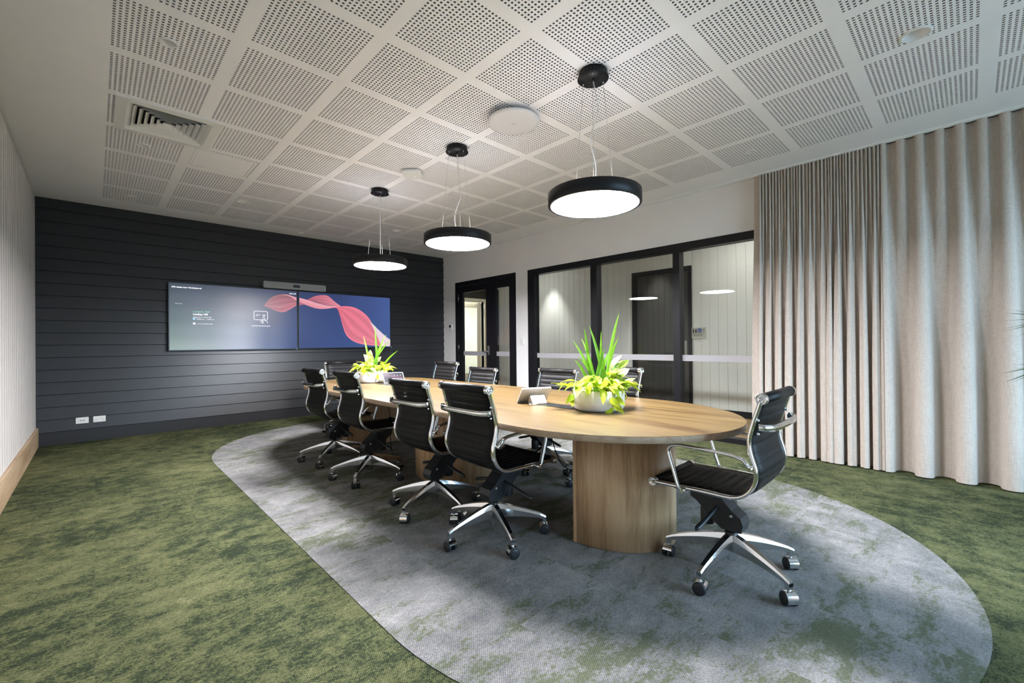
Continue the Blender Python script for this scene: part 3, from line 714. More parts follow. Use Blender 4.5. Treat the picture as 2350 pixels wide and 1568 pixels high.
def pedestal(yc, mode):
    a, b = .34, .41; pts = []
    if mode == 0: pts = [(a * math.cos(math.radians(t)), yc + b * math.sin(math.radians(t))) for t in range(0, 360, 6)]
    else:
        s = mode; pts = [(a * math.cos(math.radians(t)), yc + s * b * math.sin(math.radians(t))) for t in range(0, 181, 5)]
    m = MB().prism([(x, y, .006) for x, y in pts], [(x, y, TZ - th) for x, y in pts], True)
    o = m.build('pedestal', M_OAKPED, tab)
    if mode: MB().box(-a - .002, a + .002, min(yc, yc - mode * .022), max(yc, yc - mode * .022), .004, TZ - th).build('pedestal_panel', M_OAKPED, tab)
pedestal(1.598 - TY, -1); pedestal(3.235 - TY, 0); pedestal(4.832 - TY, 1)
for yy, l0, l1 in ((2.0, 0, 0), (4.43, 0, 0)):
    bx = MB().box(-.062, .062, -.165, .165, 0, .0025).build('cable_lid', M_BEZEL, tab, (2.345 - TX, yy - TY, TZ))
    sl = MB()
    for k in range(11): sl.box(-.05, .05, -.15 + .03 * k, -.145 + .03 * k, .0025, .0032)
    sl.build('lid_ridges', M_PLASTIC, bx)
cab = MB().tube(smooth_path([(2.20, 1.95, TZ - th), (2.19, 1.93, .55), (2.24, 1.88, .36), (2.32, 1.80, .33), (2.36, 1.72, .45), (2.36, 1.63, .58)], 8), .004, 8)
tag(cab.build('loose_wire', M_PLASTIC), 'thin black cord looping under the table beside the near pedestal', 'wire')
cab = MB().tube(smooth_path([(2.14, 4.12, TZ - th), (2.15, 4.10, .6), (2.12, 3.98, .42), (2.10, 3.95, .25), (2.2, 4.1, .06), (2.4, 4.4, .012)], 8), .004, 8)
tag(cab.build('loose_wire', M_PLASTIC), 'thin black cord hanging under the table between the far pedestals', 'wire')

# ================================================================== CHAIRS (local: +Y forward, origin at the base centre)
PROF = [(-.212, .910), (-.197, .860), (-.180, .806), (-.168, .760), (-.160, .721), (-.162, .680), (-.172, .640), (-.183, .605), (-.187, .575), (-.184, .545), (-.170, .508), (-.146, .478), (-.110, .456), (-.062, .447), (.026, .448), (.124, .446), (.22, .444), (.303, .442)]
SW = .212
prof = smooth_path([(0, s, z) for s, z in PROF], 3)
RW = [(-.006, -.013), (.006, -.013), (.0085, -.007), (.0085, .007), (.006, .013), (-.006, .013), (-.0085, .007), (-.0085, -.007)]
# arc length along the profile
arc = [0]
for a, b in zip(prof, prof[1:]): arc.append(arc[-1] + (b - a).length)
def at_arc(d):
    d = max(0, min(arc[-1], d))
    for i in range(len(prof) - 1):
        if d <= arc[i + 1] + 1e-9:
            t = (d - arc[i]) / (arc[i + 1] - arc[i]); p = prof[i].lerp(prof[i + 1], t)
            a = prof[max(0, i - 1)]; b = prof[min(len(prof) - 1, i + 2)]; return p, (b - a).normalized()
CHM = {}
def chm(name, mb): CHM[name] = mb.mesh(name)
def pad(d0, d1, rib=.0445):
    mb = MB(); nu = int((d1 - d0) / rib * 7); nx_ = 8; fr = []; bk = []
    for i in range(nu + 1):
        d = d0 + (d1 - d0) * i / nu; p, t = at_arc(d); nrm = Vector((1, 0, 0)).cross(t).normalized()
        if nrm.y < 0 and d < arc[-1] * .5: nrm = -nrm
        if d >= arc[-1] * .5 and nrm.z < 0: nrm = -nrm
        ph = (d % rib) / rib; puff = (1 - abs(2 * ph - 1) ** 3.5)
        for j in range(nx_ + 1):
            x = -SW + 2 * SW * j / nx_; ed = 1 - abs(2 * j / nx_ - 1) ** 6; sag = -.006 * (1 - (2 * j / nx_ - 1) ** 2)
            fr.append(p + Vector((x, 0, 0)) + nrm * (sag + .003 + .0105 * puff * ed)); bk.append(p + Vector((x, 0, 0)) + nrm * (sag - .005 - .005 * puff * ed))
    m = nx_ + 1; k = len(fr); fs = []
    for i in range(nu):
        for j in range(nx_):
            a = i * m + j; fs += [(a, a + 1, a + m + 1, a + m), (k + a, k + a + m, k + a + m + 1, k + a + 1)]
    mb.add(fr + bk, fs, True)
    for i in range(nu):
        mb.f += [(i * m, (i + 1) * m, k + (i + 1) * m, k + i * m), (i * m + nx_, k + i * m + nx_, k + (i + 1) * m + nx_, (i + 1) * m + nx_)]
    mb.f += [tuple(list(range(m)) + [k + j for j in range(m - 1, -1, -1)]), tuple([nu * m + j for j in range(m)] + [k + nu * m + j for j in range(m - 1, -1, -1)])]
    return mb
SPLIT = arc[-1] * .565
chm('backrest', pad(.012, SPLIT)); chm('seat', pad(SPLIT + .001, arc[-1] - .012))
for s, nm in ((-1, 'rail_l'), (1, 'rail_r')): chm(nm, MB().sweep([p + Vector((s * (SW + .012), 0, 0)) for p in prof], RW, up=(1, 0, 0)))
def xcyl(r, x0, x1, y, z, seg=16):
    return MB().sweep([(x0, y, z), (x1, y, z)], [(r * math.cos(2 * math.pi * i / seg), r * math.sin(2 * math.pi * i / seg)) for i in range(seg)])
chm('head_roll', xcyl(.024, -SW - .003, SW + .003, -.212, .910)); chm('seat_roll', xcyl(.021, -SW - .003, SW + .003, .303, .440))
def cap_mesh(r):
    m = MB(); q = [(0, 0), (r * .28, 0), (r * .3, .004), (r * .55, .004), (r * .58, .0), (r * .75, 0), (r * .8, .006), (r, .005), (r * 1.02, 0), (r * 1.02, -.02)]
    m.lathe([(a, b) for a, b in reversed(q)], 20, cap=False); return m
chm('cap_top', cap_mesh(.0255)); chm('cap_front', cap_mesh(.0225))
br = [(-SW - .012, -.200, .785), (-SW - .006, -.222, .784), (-SW + .05, -.246, .782), (0, -.250, .781), (SW - .05, -.246, .782), (SW + .006, -.222, .784), (SW + .012, -.200, .785)]
chm('back_spreader', MB().sweep(smooth_path(br, 5), [(-.0045, -.015), (.0045, -.015), (.0065, 0), (.0045, .015), (-.0045, .015), (-.0065, 0)]))
kb = MB(); kb.lathe([(0, -.007), (.005, -.005), (.007, 0), (.005, .005), (0, .007)], 10, cap=False); chm('knob', kb)
ARM = [(.13, .441), (.150, .452), (.161, .475), (.182, .545), (.202, .611), (.201, .632), (.187, .648), (.151, .657), (.08, .658), (.012, .656), (-.06, .653), (-.112, .648), (-.145, .636), (-.160, .618), (-.172, .603)]
AX = SW + .042
armsec = [(-.012, -.005), (0, -.0075), (.012, -.005), (.0135, 0), (.012, .005), (0, .0075), (-.012, .005), (-.0135, 0)]
for s, nm in ((-1, 'arm_l'), (1, 'arm_r')):
    pts = smooth_path([(s * AX, a, b) for a, b in ARM], 4); m = MB()
    n_ = len(pts); vs_ = []
    for i, p in enumerate(pts):
        t = ((pts[i + 1] if i < n_ - 1 else p) - (pts[i - 1] if i else p)).normalized(); side = Vector((1, 0, 0)); nor = side.cross(t).normalized()
        endf = 1 - .35 * max(0, 1 - min(i, n_ - 1 - i) / 5)
        for a, b in armsec: vs_.append(p + side * a * endf + nor * b)
    k8 = len(armsec); m.add(vs_, [(i * k8 + j, i * k8 + (j + 1) % k8, (i + 1) * k8 + (j + 1) % k8, (i + 1) * k8 + j) for i in range(n_ - 1) for j in range(k8)], True)
    m.f += [tuple(range(k8 - 1, -1, -1)), tuple((n_ - 1) * k8 + j for j in range(k8))]
    chm(nm, m)
    chm('armbolt_' + nm[-1], xcyl(.0095, s * (SW + .006), s * (AX + .017), 0, 0, 12))
chm('seat_spreader', MB().sweep(smooth_path([(-SW - .01, 0, 0), (-.12, 0, -.028), (0, 0, -.034), (.12, 0, -.028), (SW + .01, 0, 0)], 4), [(-.022, -.006), (.022, -.006), (.022, .006), (-.022, .006)]))
mech = MB()
sec = [(-.062, .222), (.030, .222), (.060, .245), (.150, .330), (.185, .352), (.190, .392), (.175, .412), (.05, .412), (.028, .372), (-.02, .322), (-.060, .292), (-.072, .260)]
for sgn in (1,): mech.prism([(-.048, a, b) for a, b in sec], [(.048, a, b) for a, b in sec])
mech.box(-.085, .085, .02, .18, .405, .42)
chm('mechanism', mech)
chm('tension_knob', MB().lathe([(.030, .215), (.034, .222), (.034, .29), (.028, .305)], 20, (0, .118, 0)))
for s, nm in ((-1, 'lever_l'), (1, 'lever_r')):
    chm(nm, MB().sweep([(s * .045, .05, .325), (s * .11, .055, .308), (s * .20, .062, .284), (s * .245, .066, .272), (s * .262, .067, .266)], ell(.011, .009, 8), scale=[.8, 1, 1.25, 1.2, .4]))
badge = MB(); badge.lathe([(0, 0), (.009, 0), (.009, .0015), (0, .0015)], 14, cap=False); chm('badge', badge)
chm('gas_column', MB().lathe([(.020, .062), (.025, .064), (.0255, .125), (.029, .13), (.029, .195), (.026, .2), (.018, .2), (.014, .202), (.014, .235)], 24))
chm('column_collar', MB().lathe([(.030, .192), (.031, .196), (.031, .203), (.026, .207), (.0145, .207)], 24, cap=False))
lg = MB(); nseg = 9; vs_ = []
for i in range(nseg + 1):
    t = i / nseg; r = .018 + t * .302; zt = .196 - .085 * t ** 1.35 - (.004 if i == nseg else 0); hgt = .062 * (1 - t) ** 1.2 + .023; wd = .021 * (1 - t) + .0125 * t
    vs_ += [(r, -wd, zt - hgt), (r, wd, zt - hgt), (r, wd * 1.05, zt - hgt * .35), (r, wd * .72, zt), (r, -wd * .72, zt), (r, -wd * 1.05, zt - hgt * .35)]
lg.add(vs_, [(i * 6 + j, i * 6 + (j + 1) % 6, (i + 1) * 6 + (j + 1) % 6, (i + 1) * 6 + j) for i in range(nseg) for j in range(6)])
lg.f += [tuple(range(5, -1, -1)), tuple(nseg * 6 + j for j in range(6))]
lg.box(.298, .320, -.0125, .0125, .070, .100)
chm('base_leg', lg)
cw = MB()
for s in (-1, 1):
    prf = [(0, s * .009), (.024, s * .009), (.0265, s * .012), (.0265, s * .022), (.022, s * .026), (.012, s * .0275), (0, s * .0275)]
    nn = len(cw.v); cw.lathe(prf, 22, cap=False)
cw.v = [(v[0], v[2], v[1] + .0265) for v in cw.v]
cw.v = [tuple(c * 1.16 for c in v) for v in cw.v]; chm('caster_wheel', cw)
ch_ = MB(); hp = [(.0295 * math.cos(math.radians(a)), .0295 * math.sin(math.radians(a)) + .0265) for a in range(-18, 168, 12)]
ch_.prism([(x, -.0205, z) for x, z in hp] + [(x * .86, -.0205, (z - .0265) * .86 + .0265) for x, z in reversed(hp)], [(x, .0205, z) for x, z in hp] + [(x * .86, .0205, (z - .0265) * .86 + .0265) for x, z in reversed(hp)])
ch_.lathe([(.0065, .05), (.0065, .066)], 10); ch_.v = [tuple(c * 1.16 for c in v) for v in ch_.v]; chm('caster_hood', ch_)

def chair(x, y, heading, base_rot, dz, label, seed):
    rr = random.Random(seed)
    rz = math.radians(heading - 90)
    t = thing('office_chair', label, 'chair', (x, y, .0025), rz, 'black ribbed office chairs round the table')
    def part(nm, mk, m, loc=(0, 0, 0), rot=None, par=None): return obj(nm, CHM[mk], m, par or t, loc, rot)
    up_ = (0, 0, dz)
    part('backrest', 'backrest', M_LEATHER, up_); part('seat', 'seat', M_LEATHER, up_)
    for k in ('rail_l', 'rail_r'): part('side_rail', k, M_CHROME, up_)
    hr = part('head_roll', 'head_roll', M_LEATHER, up_); sr = part('seat_roll', 'seat_roll', M_LEATHER, up_)
    for s in (-1, 1):
        part('end_cap', 'cap_top', M_CHROME, (s * (SW + .017), -.212, .910), (0, s * math.pi / 2, 0), hr)
        part('end_cap', 'cap_front', M_CHROME, (s * (SW + .017), .303, .440), (0, s * math.pi / 2, 0), sr)
    bs_ = part('back_spreader', 'back_spreader', M_CHROME, up_)
    for s in (-1, 1):
        for zz in (.755, .815): part('knob', 'knob', M_CHROME, (s * (SW + .008), -.196, zz), None, bs_)
    for k in 'lr':
        a = part('armrest', 'arm_' + k, M_CHROME, up_)
        part('arm_bolt', 'armbolt_' + k, M_CHROME, (0, .13, .441), None, a); part('arm_bolt', 'armbolt_' + k, M_CHROME, (0, -.172, .603), None, a)
        part('lever', 'lever_' + k, M_PLASTIC, up_)
    for yy in (.02, .17): part('seat_spreader', 'seat_spreader', M_PLASTIC, (0, yy, .436 + dz))
    me_ = part('tilt_mechanism', 'mechanism', M_PLASTIC, up_)
    part('badge', 'badge', M_STEEL, (-.048, -.015, .295), (0, -math.pi / 2, 0), me_); part('badge', 'badge', M_STEEL, (.048, -.015, .295), (0, math.pi / 2, 0), me_)
    part('tension_knob', 'tension_knob', M_PLASTIC, up_)
    part('gas_column', 'gas_column', M_CHROME); part('column_collar', 'column_collar', M_PLASTIC)
    for k in range(5):
        a = math.radians(base_rot + 72 * k) - rz
        b = part('base_leg', 'base_leg', M_ALU, (0, 0, 0), (0, 0, a))
        sw = rr.uniform(0, 6.28)
        wgt = part('caster', 'caster_wheel', M_RUBBER, (.309, 0, 0), (0, 0, sw), b)
        CASTERS.append((wgt, t, a, sw))
    return t
CASTERS = []
CH = [(1.752, 2.016, -1.2, 32.4, .002, 'black office chair nearest the viewer on the left side of the table', 1),
      (1.752, 2.648, .6, 53.3, -.010, 'second black office chair from the viewer on the left side of the table', 2),
      (1.752, 3.667, -.5, 7.2, .004, 'third black office chair from the viewer on the left side of the table', 3),
      (1.757, 4.47, 2, 7.6, .002, 'furthest black office chair on the left side of the table', 4),
      (2.329, .849, 90.4, 30.9, 0, 'black office chair at the near end of the table beside the curtain', 5),
      (3.056, 2.12, 172, 10, .022, 'black office chair across the table behind the near potted plant', 6),
      (3.038, 2.772, 180.8, 47, -.018, 'black office chair across the table behind the white tablet stand', 7),
      (3.038, 3.90, 180.2, 65, -.043, 'second furthest black office chair across the table before the double door', 8),
      (3.058, 4.648, 181, 25, .005, 'furthest black office chair across the table by the charcoal wall', 9),
      (2.52, 5.944, -90.8, 40, 0, 'black office chair at the far end of the table below the displays', 10)]
for c in CH: chair(*c)
for wgt, t, a, sw in CASTERS:  # chrome hood over each caster, a sub-part of its leg
    h = obj('caster_hood', CHM['caster_hood'], M_CHROME, wgt.parent, (.309, 0, 0), (0, 0, sw))

# ================================================================== DISPLAYS
YT = YE - .085
def srgb(c): return tuple(((v / 255) / 12.92 if v <= 10 else ((v / 255 + .055) / 1.055) ** 2.4) for v in c)
def colmesh(name, verts, faces, cols, m, parent):
    me = bpy.data.meshes.new(name); me.from_pydata(verts, [], faces); me.materials.append(m)
    ca = me.color_attributes.new('col', 'FLOAT_COLOR', 'POINT')
    for i, c in enumerate(cols): ca.data[i].color = (*c, 1)
    return obj(name, me, None, parent)
def display(x0, x1, z0, z1, grid, label):
    cx, cz = (x0 + x1) / 2, (z0 + z1) / 2; t = thing('wall_display', label, 'television', (cx, YT, cz), 0, 'wall displays'); w2, h2 = (x1 - x0) / 2, (z1 - z0) / 2; b = .011
    mb = MB()
    for a, bb, c, d in rects_minus(-w2, w2, -h2, h2, [(-w2 + b, w2 - b, -h2 + b, h2 - b)]): mb.box(a, bb, -.004, .03, c, d)
    mb.box(-w2 + .004, w2 - .004, .006, .06, -h2 + .004, h2 - .004).build('bezel', M_BEZEL, t)
    n, m = 33, 19; vs_ = []; cs = []; gy, gx = len(grid), len(grid[0])
    for j in range(m):
        for i in range(n):
            u, v = i / (n - 1), j / (m - 1); fx, fy = u * (gx - 1), v * (gy - 1); i0, j0 = min(int(fx), gx - 2), min(int(fy), gy - 2); a, b_ = fx - i0, fy - j0
            a, b_ = a * a * (3 - 2 * a), b_ * b_ * (3 - 2 * b_)
            c = [srgb(grid[jj][ii]) for jj in (j0, j0 + 1) for ii in (i0, i0 + 1)]
            cs.append(tuple((c[0][k] * (1 - a) + c[1][k] * a) * (1 - b_) + (c[2][k] * (1 - a) + c[3][k] * a) * b_ for k in range(3)))
            vs_.append((-w2 + b + (2 * w2 - 2 * b) * u, 0, -h2 + b + (2 * h2 - 2 * b) * v))
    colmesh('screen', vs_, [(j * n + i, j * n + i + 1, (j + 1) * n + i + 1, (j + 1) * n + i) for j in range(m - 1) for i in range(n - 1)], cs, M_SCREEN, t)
    MB().box(-w2 * .5, w2 * .5, .06, .08, -h2 * .5, h2 * .5).build('wall_bracket', M_BEZEL, t)
    return t
navy = (58, 76, 132)
tv1 = display(.723, 2.376, 1.108, 2.047, [[(160, 178, 168), (172, 183, 184), (190, 195, 214), (110, 122, 160), (58, 78, 132)], [(128, 144, 142), (140, 150, 156), (172, 178, 194), (104, 112, 146), (62, 80, 132)], [(104, 118, 120), (118, 126, 134), (148, 150, 160), (104, 104, 128), (66, 80, 128)], [(92, 102, 112), (100, 106, 118), (126, 124, 134), (96, 98, 118), (66, 76, 116)], [(72, 78, 94), (80, 86, 102), (88, 92, 112), (80, 86, 112), (64, 72, 108)]], 'left wall display with meeting text and a pink ribbon at its corner')  # wallpaper tones, with the pale haze of window glare painted in
tv2 = display(2.386, 4.018, 1.112, 2.047, [[(52, 70, 124), (58, 80, 138), (66, 90, 150), (70, 96, 156)], [(56, 74, 128), (58, 78, 134), (66, 88, 146), (72, 96, 158)], [(58, 74, 126), (56, 74, 128), (66, 86, 144), (74, 98, 160)], [(56, 66, 108), (54, 68, 116), (66, 84, 140), (76, 98, 160)]], 'right wall display filled by a pink ribbon on blue')
# the pink ribbon drawn across both screens, as strips between two edges
def C5(x, y): return (360 + x / 3.917, 620 + y / 3.917)
def strip(tv, name, ea, eb_, ca, cb_, lift):
    A = smooth_path([(atY(*C5(*p), YT - lift)) for p in ea], 8); B = smooth_path([(atY(*C5(*p), YT - lift)) for p in eb_], 8)
    def res(P, n):
        L = [0]
        for a, b in zip(P, P[1:]): L.append(L[-1] + (b - a).length)
        o = []
        for k in range(n + 1):
            d = L[-1] * k / n
            for i in range(len(P) - 1):
                if d <= L[i + 1] + 1e-9: o.append(P[i].lerp(P[i + 1], (d - L[i]) / max(1e-9, L[i + 1] - L[i]))); break
        return o
    n, m = 30, 10; A = res(A, n); B = res(B, n); vs_ = []; cs = []; loc = tv.location
    for i in range(n + 1):
        for j in range(m + 1):
            t = j / m; p = A[i].lerp(B[i], t) - loc; u = i / n; vs_.append((p.x, -lift, p.z))
            a = [x + (y - x) * u for x, y in zip(ca[0], ca[1])]; b = [x + (y - x) * u for x, y in zip(cb_[0], cb_[1])]
            k = .93 + .07 * math.sin(t * 19 + u * 2.5); cs.append(srgb([max(0, min(255, (x + (y - x) * t) * k)) for x, y in zip(a, b)]))
    colmesh(name, vs_, [(i * (m + 1) + j, i * (m + 1) + j + 1, (i + 1) * (m + 1) + j + 1, (i + 1) * (m + 1) + j) for i in range(n) for j in range(m)], cs, M_RIB, tv)
strip(tv1, 'ribbon_image', [(960, 320), (1010, 262), (1060, 232), (1120, 218), (1180, 225), (1255, 252)], [(960, 320), (1020, 345), (1080, 370), (1140, 378), (1200, 352), (1253, 320)], ((165, 110, 116), (150, 96, 108)), ((176, 118, 124), (212, 122, 138)), .0006)
strip(tv1, 'ribbon_image', [(1120, 218), (1180, 222), (1255, 248)], [(1120, 219), (1190, 236), (1254, 276)], ((225, 160, 166), (240, 172, 180)), ((205, 130, 140), (226, 150, 160)), .0012)
strip(tv2, 'ribbon_image', [(1350, 268), (1420, 235), (1490, 226), (1540, 235), (1600, 285), (1650, 322)], [(1350, 270), (1420, 286), (1480, 305), (1540, 318), (1600, 325), (1650, 326)], ((190, 100, 118), (240, 150, 165)), ((160, 88, 108), (228, 140, 155)), .0006)
strip(tv2, 'ribbon_image', [(1281, 250), (1350, 268), (1450, 300), (1550, 323), (1650, 325)], [(1281, 290), (1340, 315), (1420, 342), (1480, 350), (1560, 344), (1648, 327)], ((240, 170, 180), (250, 180, 190)), ((226, 140, 152), (236, 150, 165)), .0010)
strip(tv2, 'ribbon_image', [(1281, 292), (1300, 296), (1325, 307)], [(1281, 318), (1300, 314), (1325, 309)], ((190, 104, 124), (200, 110, 130)), ((180, 96, 118), (190, 100, 120)), .0014)
strip(tv2, 'ribbon_image', [(1570, 338), (1640, 327), (1720, 326), (1790, 342), (1860, 385), (1915, 445), (1960, 540), (2000, 620), (2016, 684)], [(1570, 340), (1620, 346), (1648, 420), (1670, 500), (1700, 580), (1752, 632), (1830, 664), (1920, 676), (2014, 686)], ((236, 120, 140), (232, 130, 150)), ((222, 104, 126), (240, 140, 160)), .0016)
strip(tv2, 'ribbon_image', [(1912, 455), (1990, 535), (2060, 598), (2101, 628)], [(1930, 492), (1968, 570), (2000, 640), (2018, 686)], ((238, 214, 224), (246, 226, 236)), ((235, 205, 215), (244, 218, 230)), .0020)
strip(tv2, 'ribbon_image', [(2101, 628), (2102, 660), (2102, 685)], [(2010, 664), (2014, 676), (2018, 686)], ((246, 226, 236), (244, 212, 226)), ((244, 216, 228), (240, 200, 214)), .0020)
# writing on the left display
def C4(x, y): return (380 + x / 7.344, 630 + y / 7.344)
def write(tv, body, px, py, hpx, m, bold=.0, align='LEFT', name='lettering'):
    p = atY(*C4(px, py), YT) - tv.location
    d = (atY(*C4(px, py - hpx), YT) - atY(*C4(px, py), YT)).length
    return obj(name, text_mesh(name, body, d * 1.4, align, bold), m, tv, (p.x, -.002, p.z), (math.pi / 2, 0, 0))
write(tv1, 'CPK Admin Linea Weatherboard', 97, 215, 22, M_TXT, .0012)
write(tv1, 'Scan to pair', 163, 492, 14, M_TXT)
write(tv1, 'In progress - 30:03', 462, 634, 22, M_TXTG)
write(tv1, 'Lindsay Hill', 462, 684, 32, M_TXT, .001)
write(tv1, 'Organizer: Lindsay Hill', 462, 726, 20, M_TXT)
write(tv1, '10:00 am - 11:00 am', 514, 763, 22, M_TXT)
write(tv1, '1 more meeting today', 526, 838, 18, M_TXT)
write(tv1, 'Join from the touch panel', 1455, 872, 19, M_TXT, .0006)
write(tv1, '10:36 AM', 2080, 331, 20, M_TXT, .0006)
def icon(tv, pts, m, r=.0035, closed=False, name='icon'):
    P_ = [atY(*C4(*p), YT - .002) - tv.location for p in pts]; MB().tube([(p.x, -.0015, p.z) for p in P_], r * .6, 6, closed, (0, 1, 0)).build(name, m, tv)
icon(tv1, [(1490, 625), (1505, 617), (1705, 627), (1718, 638), (1718, 755), (1705, 768), (1505, 763), (1490, 752)], M_TXT, .006, True)
icon(tv1, [(1522, 680), (1598, 683)], M_TXT, .004); icon(tv1, [(1522, 692), (1562, 694)], M_TXT, .004)
icon(tv1, [(1632, 688), (1645, 680), (1672, 681), (1684, 690), (1672, 699), (1645, 698)], M_TXT, .005, True)
icon(tv1, [(1652, 820), (1640, 790), (1642, 720), (1656, 708), (1668, 722), (1668, 778), (1700, 785), (1718, 800), (1718, 828)], M_TXT, .005)
icon(tv1, [(1655, 824), (1625, 782), (1598, 785), (1610, 805), (1640, 828)], M_TXT, .005)
p = atY(*C4(480, 748), YT) - tv1.location; MB().lathe([(0, 0), (.016, 0), (.016, .001), (0, .001)], 16, cap=False).build('icon', M_TXTB, tv1, (p.x, -.0015, p.z), (math.pi / 2, 0, 0))
p = atY(*C4(482, 828), YT) - tv1.location; MB().box(-.014, .014, -.001, 0, -.013, .013).build('icon', M_TXT, tv1, (p.x, -.0015, p.z))
for tv in (tv1, tv2): MB().lathe([(0, 0), (.006, 0), (.006, .002), (0, .002)], 10, cap=False).build('standby_light', M_TXTB, tv, (.818 if tv is tv1 else .822, -.006, -.462), (math.pi / 2, 0, 0))

vb_ = thing('video_bar', 'long grey conference video bar above the two displays', 'video bar', (2.348, YE - .12, 2.113))
MB().rbox(-.47, .47, 0, .09, -.052, .052, .018, 'Y', 5).build('body', M_BAR, vb_)
MB().rbox(-.052, .06, -.004, .002, -.022, .022, .0215, 'Y', 8).build('lens_window', M_BEZEL, vb_)
for s in (-.022, .030): MB().lathe([(.013, 0), (.013, .003), (.009, .004), (0, .002)], 18).build('lens', mat('lens_glass', (.01, .01, .02), .08), vb_, (s, -.004, 0), (math.pi / 2, 0, 0))
lgm = MB()
for k, hh in enumerate((.005, .009, .005, .009, .005)): lgm.box(-.014 + .007 * k - .0012, -.014 + .007 * k + .0012, -.002, 0, .0, hh)
lgm.box(-.016, .016, -.002, 0, -.010, -.005); lgm.build('logo', M_FROST, vb_, (-.395, 0, .002))
MB().lathe([(0, 0), (.004, 0), (.004, .002), (0, .002)], 10, cap=False).build('status_light', M_TXT, vb_, (.455, -.001, -.005), (math.pi / 2, 0, 0))
MB().box(-.2, .2, .09, .115, -.03, .03).build('wall_bracket', M_BEZEL, vb_)

# ---- wall plates
def plate(name, label, cat, x, z, kind):
    t = thing(name, label, cat, (x, YE - .0165, z))
    MB().rbox(-.057, .057, -.008, .004, -.037, .037, .003, 'Y').build('plate', M_WPLAST, t)
    if kind == 'power':
        for s in (-1, 1):
            MB().box(s * .03 - .012, s * .03 + .012, -.011, -.008, .014, .026).build('rocker', M_WPLAST, t)
            sl = MB()
            for dx, dz, a in ((-.006, 0, .5), (.006, 0, -.5), (0, -.012, 0)):
                c, s_ = math.cos(a), math.sin(a); q = [(-.001, -.004), (.001, -.004), (.001, .004), (-.001, .004)]
                sl.prism([(s * .03 + dx + u * c - v * s_, -.0086, -.008 + dz + u * s_ + v * c) for u, v in q], [(s * .03 + dx + u * c - v * s_, -.008, -.008 + dz + u * s_ + v * c) for u, v in q])
            sl.build('pin_slots', M_SIGNBLK, t)
    else:
        for s in (-1, 1):
            MB().box(s * .014 - .008, s * .014 + .008, -.0105, -.008, -.008, .008).build('socket', M_GPLAST, t); MB().box(s * .014 - .005, s * .014 + .005, -.0112, -.0105, -.005, .004).build('port', M_SIGNBLK, t)
plate('data_outlet', 'white data socket plate at the left on the charcoal wall', 'socket', -.116, .266, 'data')
plate('power_outlet', 'white double power socket right of the data plate on the charcoal wall', 'socket', .039, .266, 'power')
th_ = thing('thermostat', 'small white thermostat with dark screen left of the double door', 'thermostat', (XG, 7.335, 1.505), -math.pi / 2)
MB().rbox(-.052, .052, -.02, 0, -.058, .058, .004, 'Y').build('body', M_WPLAST, th_); MB().box(-.038, .022, -.0215, -.02, -.005, .045).build('screen', M_BEZEL, th_)
for k in range(3): MB().box(-.034 + .02 * k, -.022 + .02 * k, -.022, -.02, -.035, -.025).build('button', M_GPLAST, th_)
ls = thing('light_switch', 'white wall switch plate between the double door and the glass', 'switch', (XG, 5.278, 1.203), -math.pi / 2)
MB().rbox(-.04, .04, -.009, 0, -.062, .062, .004, 'Y').build('plate', M_WPLAST, ls)
for k in range(3): MB().rbox(-.012, .012, -.016, -.009, -.045 + .032 * k, -.021 + .032 * k, .003, 'Y').build('rocker', M_WPLAST, ls)

# ================================================================== THINGS ON THE TABLE
def tablet(x, y, rz, label):
    t = thing('touch_panel', label, 'tablet', (x, y, TZ), rz)
    a = math.radians(48)   # screen leans back; local -Y is the screen side
    sh_ = MB().rbox(-.118, .118, 0, .012, -.075, .075, .01, 'Y', 4).mesh('panel'); c = (0, .0, .062)
    pn = obj('panel', sh_, M_ALUSHELL, t, (0, -.012, .064), (-(math.pi / 2 - a), 0, 0))
    gl_ = MB().box(-.112, .112, -.0012, .0, -.069, .069).build('front_glass', M_BEZEL, pn)
    vs_ = []; cs = []; n, m = 21, 13
    for j in range(m):
        for i in range(n):
            u, v = i / (n - 1), j / (m - 1); vs_.append((-.105 + .21 * u, -.0018, -.062 + .124 * v))
            rib = max(0, 1 - abs((v - .78 + .55 * max(0, u - .25)) / .30)); c_ = [60 + 90 * rib, 56 + 40 * rib, 78 + 50 * rib]
            if u < .38 and v < .55: c_ = [46, 48, 56]
            cs.append(srgb(c_))
    colmesh('screen', vs_, [(j * n + i, j * n + i + 1, (j + 1) * n + i + 1, (j + 1) * n + i) for j in range(m - 1) for i in range(n - 1)], cs, M_SCREEN, pn)
    for r_i in range(2):
        for k in range(3): MB().lathe([(0, 0), (.006, 0), (.006, .0008), (0, .0008)], 12, cap=False).build('icon', M_TXT, pn, (.012 + .034 * k, -.002, .028 - .045 * r_i), (math.pi / 2, 0, 0))
    MB().box(-.035, -.01, -.0024, -.0018, -.03, -.02).build('icon', M_TXTG, pn)
    st = MB(); q = [(.002, .0), (.085, .0), (.088, .012), (.045, .062), (.022, .052)]
    st.prism([(-.055, a_, b_) for a_, b_ in q], [(.055, a_, b_) for a_, b_ in q]); st.build('stand', M_ALUSHELL, t)
    MB().box(-.03, .03, .0122, .0127, .008, .02).build('rear_label', M_GPLAST, pn)
    MB().tube(smooth_path([(.02, .085, .008), (.05, .10, .005), (.07, .06, .005), (.08, .10, .006)], 6), .003, 8).build('cable', M_WPLAST, t)
tablet(2.335, 2.215, math.radians(158), 'white touch panel on its stand showing its back by the near plant')
tablet(2.46, 4.545, math.radians(-14), 'touch panel with lit screen beside the far potted plant')

